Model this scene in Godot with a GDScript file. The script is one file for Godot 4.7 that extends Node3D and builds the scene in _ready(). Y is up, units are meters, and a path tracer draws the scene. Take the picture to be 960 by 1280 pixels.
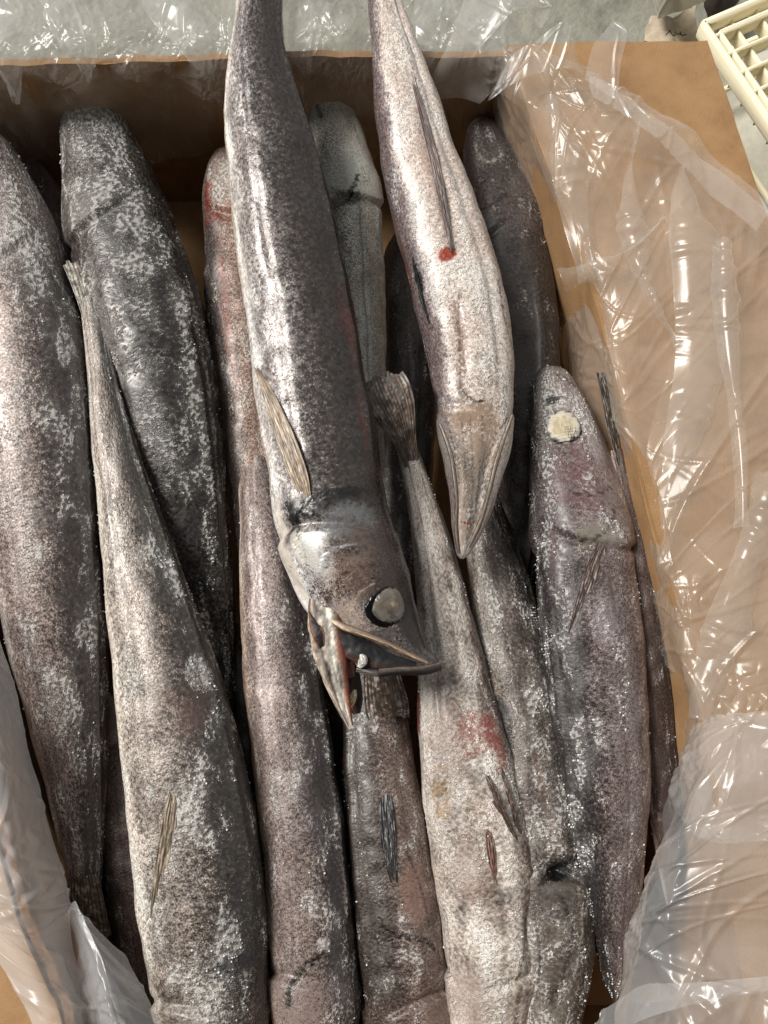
extends Node3D
# Frozen fish in a cardboard carton lined with a clear bag. Units are metres, y is up, the rim of the carton is y = 0.

const PHOTO := Vector2(960, 1280)
const TEX_W := 320
const TEX_H := 1280
const SPAN := 220.0            # degrees of the girth that a skin texture covers, centred on the side that faces up
var eye := Vector3.ZERO
var view := Basis()
var focal := 1.0
var fine := PackedByteArray()
var mid := PackedByteArray()
var coarse := PackedByteArray()
var scales := PackedByteArray()
var dash := PackedByteArray()
var lump: FastNoiseLite
var ridge: FastNoiseLite
var catch_all := []            # what the skin painters hand back, one slot per fish

# ---------------------------------------------------------------- helpers

func at(px: float, py: float, h: float) -> Vector3:
	var d := view * Vector3(px - PHOTO.x / 2, PHOTO.y / 2 - py, -focal)
	return eye + d * ((h - eye.y) / d.y)

func tag(o: Node, label: String, category: String, group := "") -> void:
	o.set_meta("label", label)
	o.set_meta("category", category)
	if group:
		o.set_meta("group", group)

func thing(called: String, label: String, category: String, where: Vector3, group := "") -> Node3D:
	var o := Node3D.new()
	o.name = called
	add_child(o, true)
	o.position = where
	tag(o, label, category, group)
	return o

func part(called: String, mesh: Mesh, m: Material, parent: Node3D, label := "") -> MeshInstance3D:
	var o := MeshInstance3D.new()
	o.name = called
	o.mesh = mesh
	o.material_override = m
	parent.add_child(o, true)
	if parent != self:
		o.position = -parent.position
	if parent != self and parent.get_parent() != self:
		o.position = Vector3.ZERO
	if label:
		o.set_meta("label", label)
	return o

func noise_table(kind: int, freq: float, sd: int, octaves := 1, ret := -1) -> PackedByteArray:
	var n := FastNoiseLite.new()
	n.noise_type = kind
	n.seed = sd
	n.frequency = freq
	n.fractal_type = FastNoiseLite.FRACTAL_FBM if octaves > 1 else FastNoiseLite.FRACTAL_NONE
	n.fractal_octaves = octaves
	if ret >= 0:
		n.cellular_return_type = ret
		n.cellular_jitter = 0.75
	var im := n.get_seamless_image(512, 512)
	im.convert(Image.FORMAT_L8)
	return im.get_data()

func noise_tex(freq: float, colors: Array, sd: int, octaves := 4, size := 512, relief := false) -> NoiseTexture2D:
	var n := FastNoiseLite.new()
	n.noise_type = FastNoiseLite.TYPE_SIMPLEX_SMOOTH
	n.seed = sd
	n.frequency = freq
	n.fractal_octaves = octaves
	n.fractal_gain = 0.62
	var t := NoiseTexture2D.new()
	t.noise = n
	t.width = size
	t.height = size
	t.seamless = true
	if relief:
		t.as_normal_map = true
		t.bump_strength = 4.0
	elif colors.size():
		var g := Gradient.new()
		var offs := PackedFloat32Array()
		var cols := PackedColorArray()
		for k in colors.size():
			offs.append(float(k) / (colors.size() - 1))
			cols.append(colors[k])
		g.offsets = offs
		g.colors = cols
		t.color_ramp = g
	return t

func surface(color: Color, rough := 0.6, tex: Texture2D = null, per_metre := 1.0, relief: Texture2D = null, strength := 0.5) -> StandardMaterial3D:
	var m := StandardMaterial3D.new()
	m.albedo_color = color
	m.roughness = rough
	if tex or relief:
		m.uv1_triplanar = true
		m.uv1_scale = Vector3.ONE * per_metre
	if tex:
		m.albedo_texture = tex
	if relief:
		m.normal_enabled = true
		m.normal_texture = relief
		m.normal_scale = strength
	return m

# A grid of points (nu across, nv along) as a smooth mesh. outward: a point that the front must face away from, or null for «front faces up».
func grid_mesh(p: PackedVector3Array, nu: int, nv: int, closed := false, outward = null, uv := PackedVector2Array(), color := PackedColorArray()) -> ArrayMesh:
	var nrm := PackedVector3Array()
	nrm.resize(p.size())
	var sum := 0.0
	for j in nv:
		var j0 := maxi(j - 1, 0)
		var j1 := mini(j + 1, nv - 1)
		for i in nu:
			var i0 := i - 1
			var i1 := i + 1
			if i0 < 0:
				i0 = nu - 2 if closed else 0
			if i1 >= nu:
				i1 = 1 if closed else nu - 1
			var n := (p[j * nu + i1] - p[j * nu + i0]).cross(p[j1 * nu + i] - p[j0 * nu + i]).normalized()
			nrm[j * nu + i] = n
			if outward != null:
				var c: Vector3 = outward[j]
				sum += n.dot(p[j * nu + i] - c)
			else:
				sum += n.y
	var flip := sum < 0.0
	if flip:
		for k in nrm.size():
			nrm[k] = -nrm[k]
	var idx := PackedInt32Array()
	for j in nv - 1:
		for i in nu - 1:
			var a := j * nu + i
			var b := a + 1
			var c := a + nu
			var d := c + 1
			if flip:
				idx.append_array([a, b, c, b, d, c])
			else:
				idx.append_array([a, c, b, b, c, d])
	var arr := []
	arr.resize(Mesh.ARRAY_MAX)
	arr[Mesh.ARRAY_VERTEX] = p
	arr[Mesh.ARRAY_NORMAL] = nrm
	arr[Mesh.ARRAY_INDEX] = idx
	if uv.size():
		arr[Mesh.ARRAY_TEX_UV] = uv
	if color.size():
		arr[Mesh.ARRAY_COLOR] = color
	var m := ArrayMesh.new()
	m.add_surface_from_arrays(Mesh.PRIMITIVE_TRIANGLES, arr)
	return m

# Catmull-Rom through rows of numbers, resampled evenly by length in the first two columns.
func spline(rows: Array, count: int) -> Array:
	var dense := []
	var run := [0.0]
	var w: int = rows[0].size()
	for k in rows.size() - 1:
		var a: Array = rows[maxi(k - 1, 0)]
		var b: Array = rows[k]
		var c: Array = rows[k + 1]
		var d: Array = rows[mini(k + 2, rows.size() - 1)]
		for q in 24:
			var t := q / 24.0
			var r := []
			for e in w:
				r.append(cubic_interpolate(b[e], c[e], a[e], d[e], t))
			dense.append(r)
	dense.append(rows[-1].duplicate())
	for k in range(1, dense.size()):
		run.append(run[-1] + Vector2(dense[k][0] - dense[k - 1][0], dense[k][1] - dense[k - 1][1]).length() + 1e-4)
	var out := []
	var at_k := 0
	for n in count:
		var want: float = run[-1] * n / (count - 1)
		while at_k < run.size() - 2 and run[at_k + 1] < want:
			at_k += 1
		var t := clampf((want - run[at_k]) / (run[at_k + 1] - run[at_k]), 0, 1)
		var r := []
		for e in w:
			r.append(lerpf(dense[at_k][e], dense[at_k + 1][e], t))
		out.append(r)
	return out

# The frame of a loft along rows [px, py, half width, height]: centres, right, up and half width in metres.
func frames(rows: Array) -> Dictionary:
	var c := PackedVector3Array()
	var r := PackedVector3Array()
	var u := PackedVector3Array()
	var hw := PackedFloat32Array()
	for q in rows:
		c.append(at(q[0], q[1], q[3]))
	for k in c.size():
		var t := (c[mini(k + 1, c.size() - 1)] - c[maxi(k - 1, 0)]).normalized()
		var right := t.cross(Vector3.UP).normalized()
		if right.x < 0 or (absf(right.x) < 0.3 and right.z < 0):
			right = -right
		r.append(right)
		var up := right.cross(t).normalized()
		u.append(up if up.y > 0 else -up)
		hw.append(maxf(rows[k][2], 0.4) * (eye - c[k]).length() / focal * (sqrt(0.81 + 0.19 * smoothstep(16.0, 3.0, rows[k][2]))))
	return {"c": c, "r": r, "u": u, "hw": hw, "rows": rows}

func s8(v: float) -> int:
	return clampi(int(v * 255.0), 0, 255)

# ---------------------------------------------------------------- fish

# Where the picture point (px, py) lies on a fish: x = place round the girth in degrees (0 up, 90 right), y = 0 snout .. 1 tail.
func on_fish(f: Dictionary, px: float, py: float) -> Vector2:
	var best := 0
	var far := 1e9
	for k in f.rows.size():
		var d: float = Vector2(f.rows[k][0] - px, f.rows[k][1] - py).length()
		if d < far:
			far = d
			best = k
	var a: Array = f.rows[maxi(best - 1, 0)]
	var b: Array = f.rows[mini(best + 1, f.rows.size() - 1)]
	var t := Vector2(b[0] - a[0], b[1] - a[1]).normalized()
	var n := Vector2(t.y, -t.x)
	if n.x < 0 or (absf(n.x) < 0.3 and n.y < 0):
		n = -n
	var off: float = Vector2(px - f.rows[best][0], py - f.rows[best][1]).dot(n) / maxf(f.rows[best][2], 1.0)
	var to_eye: Vector3 = (eye - f.c[best])
	var facing := rad_to_deg(atan2(to_eye.dot(f.r[best]), to_eye.dot(f.u[best])))
	return Vector2(facing + rad_to_deg(asin(clampf(off, -0.97, 0.97))), float(best) / (f.rows.size() - 1))

func surface_point(f: Dictionary, deg: float, s: float, lift := 0.0) -> Vector3:
	var k := clampi(int(s * (f.c.size() - 1)), 0, f.c.size() - 1)
	var a := deg_to_rad(deg)
	var base: Vector3 = f.r[k] * signf(sin(a)) * pow(absf(sin(a)), 0.9) + f.u[k] * signf(cos(a)) * pow(absf(cos(a)), 0.8) * f.flat
	return f.c[k] + base * f.hw[k] + base.normalized() * lift

func bump_at(sp: Dictionary, deg: float, s: float) -> float:
	var th := absf(wrapf(deg - sp.roll, -180.0, 180.0))
	var out := 0.0
	if sp.gill > 0.0:
		var edge: float = sp.gill - 0.035 * pow((th - 100.0) / 80.0, 2.0)
		var inside := smoothstep(edge + 0.004, edge - 0.004, s)
		out += inside * sp.step * 0.0022 * smoothstep(edge - 0.13, edge - 0.01, s) * smoothstep(8.0, 45.0, th) * smoothstep(172.0, 135.0, th)
		out -= sp.step * 0.0016 * exp(-pow((s - edge - 0.006) / 0.006, 2.0)) * smoothstep(20.0, 60.0, th) * smoothstep(170.0, 130.0, th)
	# the seam along the flank
	out -= 0.0005 * exp(-pow((th - 78.0) / 3.0, 2.0)) * smoothstep(sp.gill, sp.gill + 0.06, s)
	# the keel along the back where the dorsal fins are folded down, and the groove down the belly
	out += 0.0022 * exp(-pow(th / 5.0, 2.0)) * smoothstep(sp.gill + 0.05, sp.gill + 0.14, s)
	out -= 0.0016 * exp(-pow((th - 180.0) / 7.0, 2.0)) * smoothstep(sp.gill + 0.02, sp.gill + 0.1, s)
	return out

func skin_defaults(sp: Dictionary) -> Dictionary:
	var d := {"flat": 0.8, "gill": 0.2, "back": Color(0.16, 0.145, 0.14), "flank": Color(0.5, 0.43, 0.41), "belly": Color(0.74, 0.68, 0.65), "speck": Color(0.205, 0.17, 0.16), "specks": 0.5, "frost": 0.0,
		"frost_back": 0.0, "b0": 20.0, "b1": 75.0, "v0": 95.0, "v1": 135.0, "marks": [], "lines": [], "pits": [], "wet": 0.4, "rings": 230, "round": 72, "grains": 0, "lateral": 0.6, "lumps": 0.65, "mottle": 0.2, "step": 1.0}
	d.merge(sp, true)
	return d

func paint(k: int, list: Array) -> void:
	var sp: Dictionary = list[k]
	var f: Dictionary = sp.frame
	var n := TEX_W * TEX_H
	var bias := PackedFloat32Array()
	bias.resize(n)
	# frost that lies in patches: marks of kind "frost" add to the bias
	for m in sp.marks:
		if m.kind == "frost":
			stamp_bias(bias, m, f)
	var col := PackedByteArray()
	var rel := PackedByteArray()
	var ice := PackedByteArray()
	col.resize(n * 3)
	rel.resize(n * 3)
	ice.resize(n)
	var th := PackedFloat32Array()
	for x in TEX_W:
		th.append(absf(wrapf((x + 0.5) / TEX_W * SPAN - SPAN / 2 - sp.roll, -180.0, 180.0)))
	var bk: Color = sp.back
	var fk: Color = sp.flank
	var bl: Color = sp.belly
	var sk: Color = sp.speck
	var b0: float = sp.b0
	var b1: float = sp.b1
	var v0: float = sp.v0
	var v1: float = sp.v1
	var specks: float = sp.specks
	var frost0: float = sp.frost
	var frost_back: float = sp.frost_back
	var gill: float = sp.gill
	var wet: float = sp.wet
	var lateral: float = sp.lateral
	var mottle: float = sp.mottle
	var o1: int = (k * 137 + 31) & 511
	var o2: int = (k * 211 + 67) & 511
	for y in TEX_H:
		var s := y / float(TEX_H)
		var head := smoothstep(gill + 0.02, gill - 0.02, s)
		var body := 1.0 - head
		var ra := ((y + o1) & 511) << 9
		var rb := (((y >> 1) + o2) & 511) << 9
		var rc := (((y >> 2) + o1) & 511) << 9
		var rd := ((int(y * 0.7) + o2) & 511) << 9
		for x in TEX_W:
			var i := y * TEX_W + x
			var n1 := fine[ra | ((x + o2) & 511)] / 255.0
			var n2 := mid[ra | ((x + o1) & 511)] / 255.0
			var n3 := coarse[rb | ((x + o1) & 511)] / 255.0
			var n4 := coarse[rc | (((x >> 1) + o2) & 511)] / 255.0
			var nd := dash[rd | ((x + o1) & 511)] / 255.0
			var sc := scales[ra | ((x + o1) & 511)] / 255.0
			var t := th[x] + (n3 - 0.5) * 24.0 + (n2 - 0.5) * 14.0
			var b := smoothstep(b0, b1, t)
			var v := smoothstep(v0, v1, t)
			var r := lerpf(fk.r, bl.r, v)
			var g := lerpf(fk.g, bl.g, v)
			var u := lerpf(fk.b, bl.b, v)
			# scale by scale tone, and blotches of the skin
			var tone := 1.12 + (sc - 0.5) * 0.24 * body + (n3 - 0.5) * mottle + (n4 - 0.5) * mottle + (n2 - 0.5) * mottle * 0.6 + (n1 - 0.5) * 0.16
			r *= tone * 0.985
			g *= tone * (1.0 + (n4 - 0.5) * 0.07)
			u *= tone * 1.005 * (1.0 + (n4 - 0.5) * 0.10)
			# dark pigment in fine dots, sparse on the belly, closing up towards the back
			var nz := (nd * 0.62 + n1 * 0.26 + n2 * 0.12 - 0.5) * 1.8 + 0.5
			var full := lerpf(lerpf(1.1, specks, b), specks * 0.62, v) * (1.0 - 0.3 * head) + (n3 - 0.5) * (mottle * 0.5 + head * 0.5)
			var dots := smoothstep(nz - 0.27, nz + 0.34, full) * (0.84 - 0.25 * v)
			var dk := 0.8 + (n2 - 0.5) * 0.5 + sc * 0.4
			r = lerpf(r, lerpf(bk.r, sk.r, b) * dk, dots)
			g = lerpf(g, lerpf(bk.g, sk.g, b) * dk, dots)
			u = lerpf(u, lerpf(bk.b, sk.b, b) * dk, dots)
			# the line along the flank
			if lateral > 0.0:
				var ll := absf(th[x] - 78.0 - (n4 - 0.5) * 6.0)
				if ll < 3.0:
					var w := (1.0 - ll / 3.0) * lateral * body
					r = lerpf(r, sk.r * 1.3, w * 0.7)
					g = lerpf(g, sk.g * 1.3, w * 0.7)
					u = lerpf(u, sk.b * 1.3, w * 0.7)
			# frost
			var cold := frost0 + frost_back * (1.0 - b) + bias[i] - 0.06
			var field := n3 * 0.45 + n4 * 0.55
			var veil := smoothstep(0.42, 0.76, field + cold * 2.2) * (0.3 + 0.5 * n1)
			var clump := smoothstep(0.565, 0.625, n3 * 0.40 + n4 * 0.22 + n2 * 0.22 + n1 * 0.16 + cold) * clampf(0.45 + (n2 - 0.35) * 2.0, 0.35, 1.0)
			var grit := smoothstep(0.66, 0.76, n1 * 0.62 + n2 * 0.22 + n3 * 0.2 + cold * 1.3 - 0.03)
			var fz := maxf(clump * (0.72 + 0.28 * n1), grit * 0.75)
			var white := maxf(fz * 0.84, veil * 0.45)
			var wv := 0.74 + (n1 - 0.5) * 0.16 + (n2 - 0.5) * 0.2
			r = lerpf(r, wv, white)
			g = lerpf(g, wv, white)
			u = lerpf(u, wv * 0.985, white)
			col[i * 3] = s8(r)
			col[i * 3 + 1] = s8(g)
			col[i * 3 + 2] = s8(u)
			rel[i * 3] = s8(0.28 + sc * 0.07 * body + n1 * 0.035 + (n2 - 0.5) * 0.03 + veil * n1 * 0.05 + clump * (0.15 + 0.2 * n2 + 0.25 * n1) + grit * 0.12)
			rel[i * 3 + 1] = s8(lerpf(wet + (n2 - 0.5) * 0.2 + (sc - 0.5) * 0.2, 0.8, maxf(fz, veil * 0.7)))
			rel[i * 3 + 2] = s8(0.20 * body * b * (1.0 - v) * (1.0 - white))
			ice[i] = s8(fz)
	for m in sp.marks:
		if m.kind != "frost":
			stamp(col, rel, m, f)
	for m in sp.lines:
		stroke(col, rel, m, f)
	catch_all[k] = {"col": col, "rel": rel, "ice": ice}

# The ellipse of a mark in texels: centre, radii.
func mark_box(m: Dictionary, f: Dictionary) -> Array:
	var c := on_fish(f, m.x, m.y)
	var k := int(c.y * (f.rows.size() - 1))
	var hw: float = maxf(f.rows[k][2], 4.0)
	var rx: float = rad_to_deg(m.rx / hw) / SPAN * TEX_W
	var ry: float = m.ry / f.length_px * TEX_H
	return [(c.x + SPAN / 2) / SPAN * TEX_W, c.y * TEX_H, maxf(rx, 1.0), maxf(ry, 1.0)]

func stamp_bias(bias: PackedFloat32Array, m: Dictionary, f: Dictionary) -> void:
	var e := mark_box(m, f)
	for y in range(maxi(0, int(e[1] - e[3] * 1.4)), mini(TEX_H, int(e[1] + e[3] * 1.4))):
		for x in range(maxi(0, int(e[0] - e[2] * 1.4)), mini(TEX_W, int(e[0] + e[2] * 1.4))):
			var d := Vector2((x - e[0]) / e[2], (y - e[1]) / e[3]).length()
			bias[y * TEX_W + x] += m.a * smoothstep(1.4, 0.4, d)

func stamp(col: PackedByteArray, rel: PackedByteArray, m: Dictionary, f: Dictionary) -> void:
	var e := mark_box(m, f)
	var c: Color = m.c
	var rough: float = m.get("rough", -1.0)
	var ragged: float = m.get("ragged", 0.5)
	for y in range(maxi(0, int(e[1] - e[3] * 1.5)), mini(TEX_H, int(e[1] + e[3] * 1.5))):
		for x in range(maxi(0, int(e[0] - e[2] * 1.5)), mini(TEX_W, int(e[0] + e[2] * 1.5))):
			var i := y * TEX_W + x
			var t := ((y & 511) << 9) | (x & 511)
			var d := Vector2((x - e[0]) / e[2], (y - e[1]) / e[3]).length() + (mid[t] / 255.0 - 0.5) * ragged + (fine[t] / 255.0 - 0.5) * ragged + (coarse[t] / 255.0 - 0.5) * ragged
			var w: float = m.a * smoothstep(1.12, 0.75, d)
			if w <= 0.0:
				continue
			var v := 0.85 + 0.3 * fine[t] / 255.0
			col[i * 3] = s8(lerpf(col[i * 3] / 255.0, c.r * v, w))
			col[i * 3 + 1] = s8(lerpf(col[i * 3 + 1] / 255.0, c.g * v, w))
			col[i * 3 + 2] = s8(lerpf(col[i * 3 + 2] / 255.0, c.b * v, w))
			if m.has("rise"):
				rel[i * 3] = s8(rel[i * 3] / 255.0 + m.rise * w)
			if rough >= 0.0:
				rel[i * 3 + 1] = s8(lerpf(rel[i * 3 + 1] / 255.0, rough, w))

func stroke(col: PackedByteArray, rel: PackedByteArray, m: Dictionary, f: Dictionary) -> void:
	var pts: Array = spline(m.p, 60)
	for q in pts.size():
		var e := mark_box({"x": pts[q][0], "y": pts[q][1], "rx": m.w, "ry": m.w}, f)
		for y in range(maxi(0, int(e[1] - e[3] * 1.6)), mini(TEX_H, int(e[1] + e[3] * 1.6) + 1)):
			for x in range(maxi(0, int(e[0] - e[2] * 1.6)), mini(TEX_W, int(e[0] + e[2] * 1.6) + 1)):
				var i := y * TEX_W + x
				var t := ((y & 511) << 9) | (x & 511)
				var d := Vector2((x - e[0]) / e[2], (y - e[1]) / e[3]).length() + (mid[t] / 255.0 - 0.5) * 1.4
				var w: float = m.a * smoothstep(1.25, 0.1, d) * 0.28 * smoothstep(0.25, 0.55, coarse[t] / 255.0 * 0.6 + fine[t] / 255.0 * 0.4 + 0.08)
				if w <= 0.0:
					continue
				col[i * 3] = s8(lerpf(col[i * 3] / 255.0, m.c.r, w))
				col[i * 3 + 1] = s8(lerpf(col[i * 3 + 1] / 255.0, m.c.g, w))
				col[i * 3 + 2] = s8(lerpf(col[i * 3 + 2] / 255.0, m.c.b, w))
				rel[i * 3] = s8(lerpf(rel[i * 3] / 255.0, m.get("rise", 0.1), w))

func prepare(sp: Dictionary) -> Dictionary:
	var d := skin_defaults(sp)
	var f := frames(spline(d.spine, d.rings))
	var total := 0.0
	for k in range(1, f.rows.size()):
		total += Vector2(f.rows[k][0] - f.rows[k - 1][0], f.rows[k][1] - f.rows[k - 1][1]).length()
	f.length_px = total
	f.flat = d.flat
	d.frame = f
	var pits := []
	for p in d.pits:
		var c := on_fish(f, p[0], p[1])
		pits.append([c.x, c.y, rad_to_deg(p[2] / maxf(f.rows[int(c.y * (f.rows.size() - 1))][2], 4.0)), p[3] / total, p[4]])
	d.pit_list = pits
	return d

func build_fish(k: int, sp: Dictionary) -> Node3D:
	var f: Dictionary = sp.frame
	var nu: int = sp.round + 1
	var nv: int = f.c.size()
	var p := PackedVector3Array()
	var uv := PackedVector2Array()
	for j in nv:
		var s := float(j) / (nv - 1)
		var small := minf(1.0, f.hw[j] / 0.012)
		for i in nu:
			var deg := -180.0 + 360.0 * i / (nu - 1)
			var a := deg_to_rad(deg)
			var base: Vector3 = f.r[j] * signf(sin(a)) * pow(absf(sin(a)), 0.9) + f.u[j] * signf(cos(a)) * pow(absf(cos(a)), 0.8) * f.flat
			var around := Vector3(sin(a) * 26.0, cos(a) * 26.0 + k * 71.0, s * 400.0)
			var push: float = bump_at(sp, deg, s) * small
			push += (lump.get_noise_3dv(around * 0.6) * 0.0018 + lump.get_noise_3dv(around * 1.7) * 0.00022) * small * sp.lumps
			for q in sp.pit_list:
				var dd := Vector2(wrapf(deg - q[0], -180, 180) / q[2], (s - q[1]) / q[3]).length_squared()
				if dd < 6.0:
					push += q[4] * exp(-dd)
			p.append(f.c[j] + base * f.hw[j] + base.normalized() * push)
			uv.append(Vector2((deg + SPAN / 2) / SPAN, s))
	var made: Dictionary = catch_all[k]
	var m := StandardMaterial3D.new()
	m.texture_repeat = false
	m.albedo_texture = ImageTexture.create_from_image(Image.create_from_data(TEX_W, TEX_H, false, Image.FORMAT_RGB8, made.col))
	var relief := ImageTexture.create_from_image(Image.create_from_data(TEX_W, TEX_H, false, Image.FORMAT_RGB8, made.rel))
	m.roughness_texture = relief
	m.roughness_texture_channel = BaseMaterial3D.TEXTURE_CHANNEL_GREEN
	m.roughness = 1.0
	m.metallic = 1.0
	m.metallic_texture = relief
	m.metallic_texture_channel = BaseMaterial3D.TEXTURE_CHANNEL_BLUE
	m.heightmap_enabled = true
	m.heightmap_texture = relief
	m.heightmap_scale = 0.10
	var o := thing("fish", sp.label, "fish", f.c[nv / 2])
	if sp.get("group", ""):
		o.set_meta("group", sp.group)
	part("body", grid_mesh(p, nu, nv, true, f.c, uv), m, o)
	if sp.grains > 0:
		frost_grains(o, k, sp, made.ice)
	return o

# Loose frost: tiny shards that stand on the skin where it is frosted.
func frost_grains(o: Node3D, k: int, sp: Dictionary, ice: PackedByteArray) -> void:
	var rng := RandomNumberGenerator.new()
	rng.seed = 900 + k
	var where: Array[Transform3D] = []
	var tries := 0
	while where.size() < sp.grains and tries < sp.grains * 14:
		tries += 1
		var x := rng.randi_range(8, TEX_W - 9)
		var y := rng.randi_range(8, TEX_H - 9)
		if ice[y * TEX_W + x] < rng.randi_range(110, 250):
			continue
		var deg := (x + 0.5) / TEX_W * SPAN - SPAN / 2
		var s := y / float(TEX_H)
		var q := surface_point(sp.frame, deg, s, bump_at(sp, deg, s))
		var size := 0.00016 + 0.00075 * pow(rng.randf(), 5.0)
		var b := Basis.from_euler(Vector3(rng.randf() * TAU, rng.randf() * TAU, rng.randf() * TAU)).scaled(Vector3(size, size, size))
		where.append(Transform3D(b, q - o.position))
	var st := SurfaceTool.new()
	st.begin(Mesh.PRIMITIVE_TRIANGLES)
	var v := [Vector3(1, 0.1, 0), Vector3(-0.9, 0, 0.2), Vector3(0, 0.8, 0.1), Vector3(0.1, -0.7, 0), Vector3(0, 0.1, 1.1), Vector3(0.1, 0, -1)]
	for t in [[0, 4, 2], [4, 1, 2], [1, 5, 2], [5, 0, 2], [4, 0, 3], [1, 4, 3], [5, 1, 3], [0, 5, 3]]:
		for e in t:
			st.add_vertex(v[e])
	st.generate_normals()
	var mm := MultiMesh.new()
	mm.transform_format = MultiMesh.TRANSFORM_3D
	mm.mesh = st.commit()
	mm.instance_count = where.size()
	for i in where.size():
		mm.set_instance_transform(i, where[i])
	var n := MultiMeshInstance3D.new()
	n.name = "frost"
	n.multimesh = mm
	n.material_override = frost_material
	n.set_meta("kind", "stuff")
	o.add_child(n, true)

var frost_material: StandardMaterial3D

# A fin: a thin blade along rows [px, py, half width, height] with folded rays; tips ragged.
func fin(o: Node3D, called: String, rows: Array, membrane: Color, ray: Color, rays := 9, lean := 0.0, sd := 0, label := "") -> void:
	var f := frames(spline(rows, 56))
	var nv: int = f.c.size()
	var half := 44
	var nu := half * 2 + 1
	var p := PackedVector3Array()
	var col := PackedColorArray()
	var rng := RandomNumberGenerator.new()
	rng.seed = 40 + sd
	var cut := []
	for q in rays + 2:
		cut.append(rng.randf_range(-1.0, 0.35))
	for j in nv:
		var s := float(j) / (nv - 1)
		var side: Vector3 = f.r[j].rotated((f.c[mini(j + 1, nv - 1)] - f.c[maxi(j - 1, 0)]).normalized(), deg_to_rad(lean))
		var up := side.cross((f.c[mini(j + 1, nv - 1)] - f.c[maxi(j - 1, 0)]).normalized())
		if up.y < 0:
			up = -up
		var along: Vector3 = (f.c[mini(j + 1, nv - 1)] - f.c[maxi(j - 1, 0)]).normalized()
		for i in nu:
			var a := TAU * i / (nu - 1)
			var across := cos(a)
			var thick := sin(a)
			var pos := (across * 0.5 + 0.5) * rays
			var crest := 0.5 + 0.5 * cos(TAU * pos)
			var fringe: float = cut[clampi(int(pos), 0, rays)] * 0.0035 * smoothstep(0.75, 1.0, s)
			var lumpy := lump.get_noise_2d(across * 30.0, s * 90.0 + sd * 31.0) * 0.0008
			p.append(f.c[j] + side * across * f.hw[j] + up * (signf(thick) * sqrt(absf(thick)) * 0.00035 + crest * 0.0003 + lumpy) + along * fringe)
			var w := clampf(pow(crest, 2.0) + (lump.get_noise_2d(pos * 40.0, s * 160.0 + sd * 9.0)) * 0.5, 0, 1)
			var c := membrane.lerp(ray, w)
			if rng.randf() < 0.07 * s:
				c = c.lerp(Color(0.75, 0.74, 0.72), 0.6)
			c = c * rng.randf_range(0.72, 1.2) * (0.8 + 0.4 * (0.5 + lump.get_noise_2d(s * 120.0, across * 60.0 + sd)))
			col.append(Color(c.r, c.g, c.b).srgb_to_linear())
	var m := StandardMaterial3D.new()
	m.vertex_color_use_as_albedo = true
	m.roughness = 0.38
	m.backlight_enabled = true
	m.backlight = Color(0.25, 0.22, 0.2)
	part(called, grid_mesh(p, nu, nv, true, f.c, PackedVector2Array(), col), m, o, label)

# Rows of a fin that lies on a fish: [px, py, half width, lift above the skin].
func laid(sp: Dictionary, rows: Array) -> Array:
	var out := []
	for q in rows:
		var c := on_fish(sp.frame, q[0], q[1])
		out.append([q[0], q[1], q[2], surface_point(sp.frame, c.x, c.y, bump_at(sp, c.x, c.y) + q[3]).y])
	return out

func slope_of(sp: Dictionary, q: Array) -> float:
	return clampf(on_fish(sp.frame, q[0], q[1]).x, -60, 60)

# A smooth loft with vertex colours for jaws and bones: rows [px, py, half width, height]; the colours run across.
func bone(o: Node3D, called: String, rows: Array, flat: float, across_colors: Array, rough := 0.35, groove := 0.0, label := "") -> void:
	var f := frames(spline(rows, 90))
	var nu := 65
	var p := PackedVector3Array()
	var col := PackedColorArray()
	var rng := RandomNumberGenerator.new()
	rng.seed = 70 + int(rows[0][0])
	for j in f.c.size():
		for i in nu:
			var a := TAU * i / (nu - 1)
			var x := sin(a)
			var y := cos(a)
			var dip: float = groove * f.hw[j] * exp(-pow(x / 0.35, 2.0)) if y > 0 else 0.0
			var wob := lump.get_noise_3d(x * 14.0, y * 14.0, j * 1.5) * 0.0008 * minf(1.0, f.hw[j] / 0.009)
			p.append(f.c[j] + f.r[j] * x * (f.hw[j] + wob) + f.u[j] * (y * f.hw[j] * flat - dip + wob))
			var t := (x * 0.5 + 0.5) * (across_colors.size() - 1)
			var k := mini(int(t), across_colors.size() - 2)
			var streak := ridge.get_noise_2d(x * 60.0, j * 1.2) * 0.5 + lump.get_noise_2d(x * 50.0, j * 4.0) * 0.35
			var c: Color = across_colors[k].lerp(across_colors[k + 1], clampf(t - k + streak * 1.3, 0, 1)) * (0.85 + streak * 0.6 + rng.randfn(0.0, 0.09))
			col.append(Color(clampf(c.r, 0, 1), clampf(c.g, 0, 1), clampf(c.b, 0, 1)).srgb_to_linear())
	var m := StandardMaterial3D.new()
	m.vertex_color_use_as_albedo = true
	m.roughness = rough + 0.16
	part(called, grid_mesh(p, nu, f.c.size(), true, f.c, PackedVector2Array(), col), m, o, label)

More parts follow.
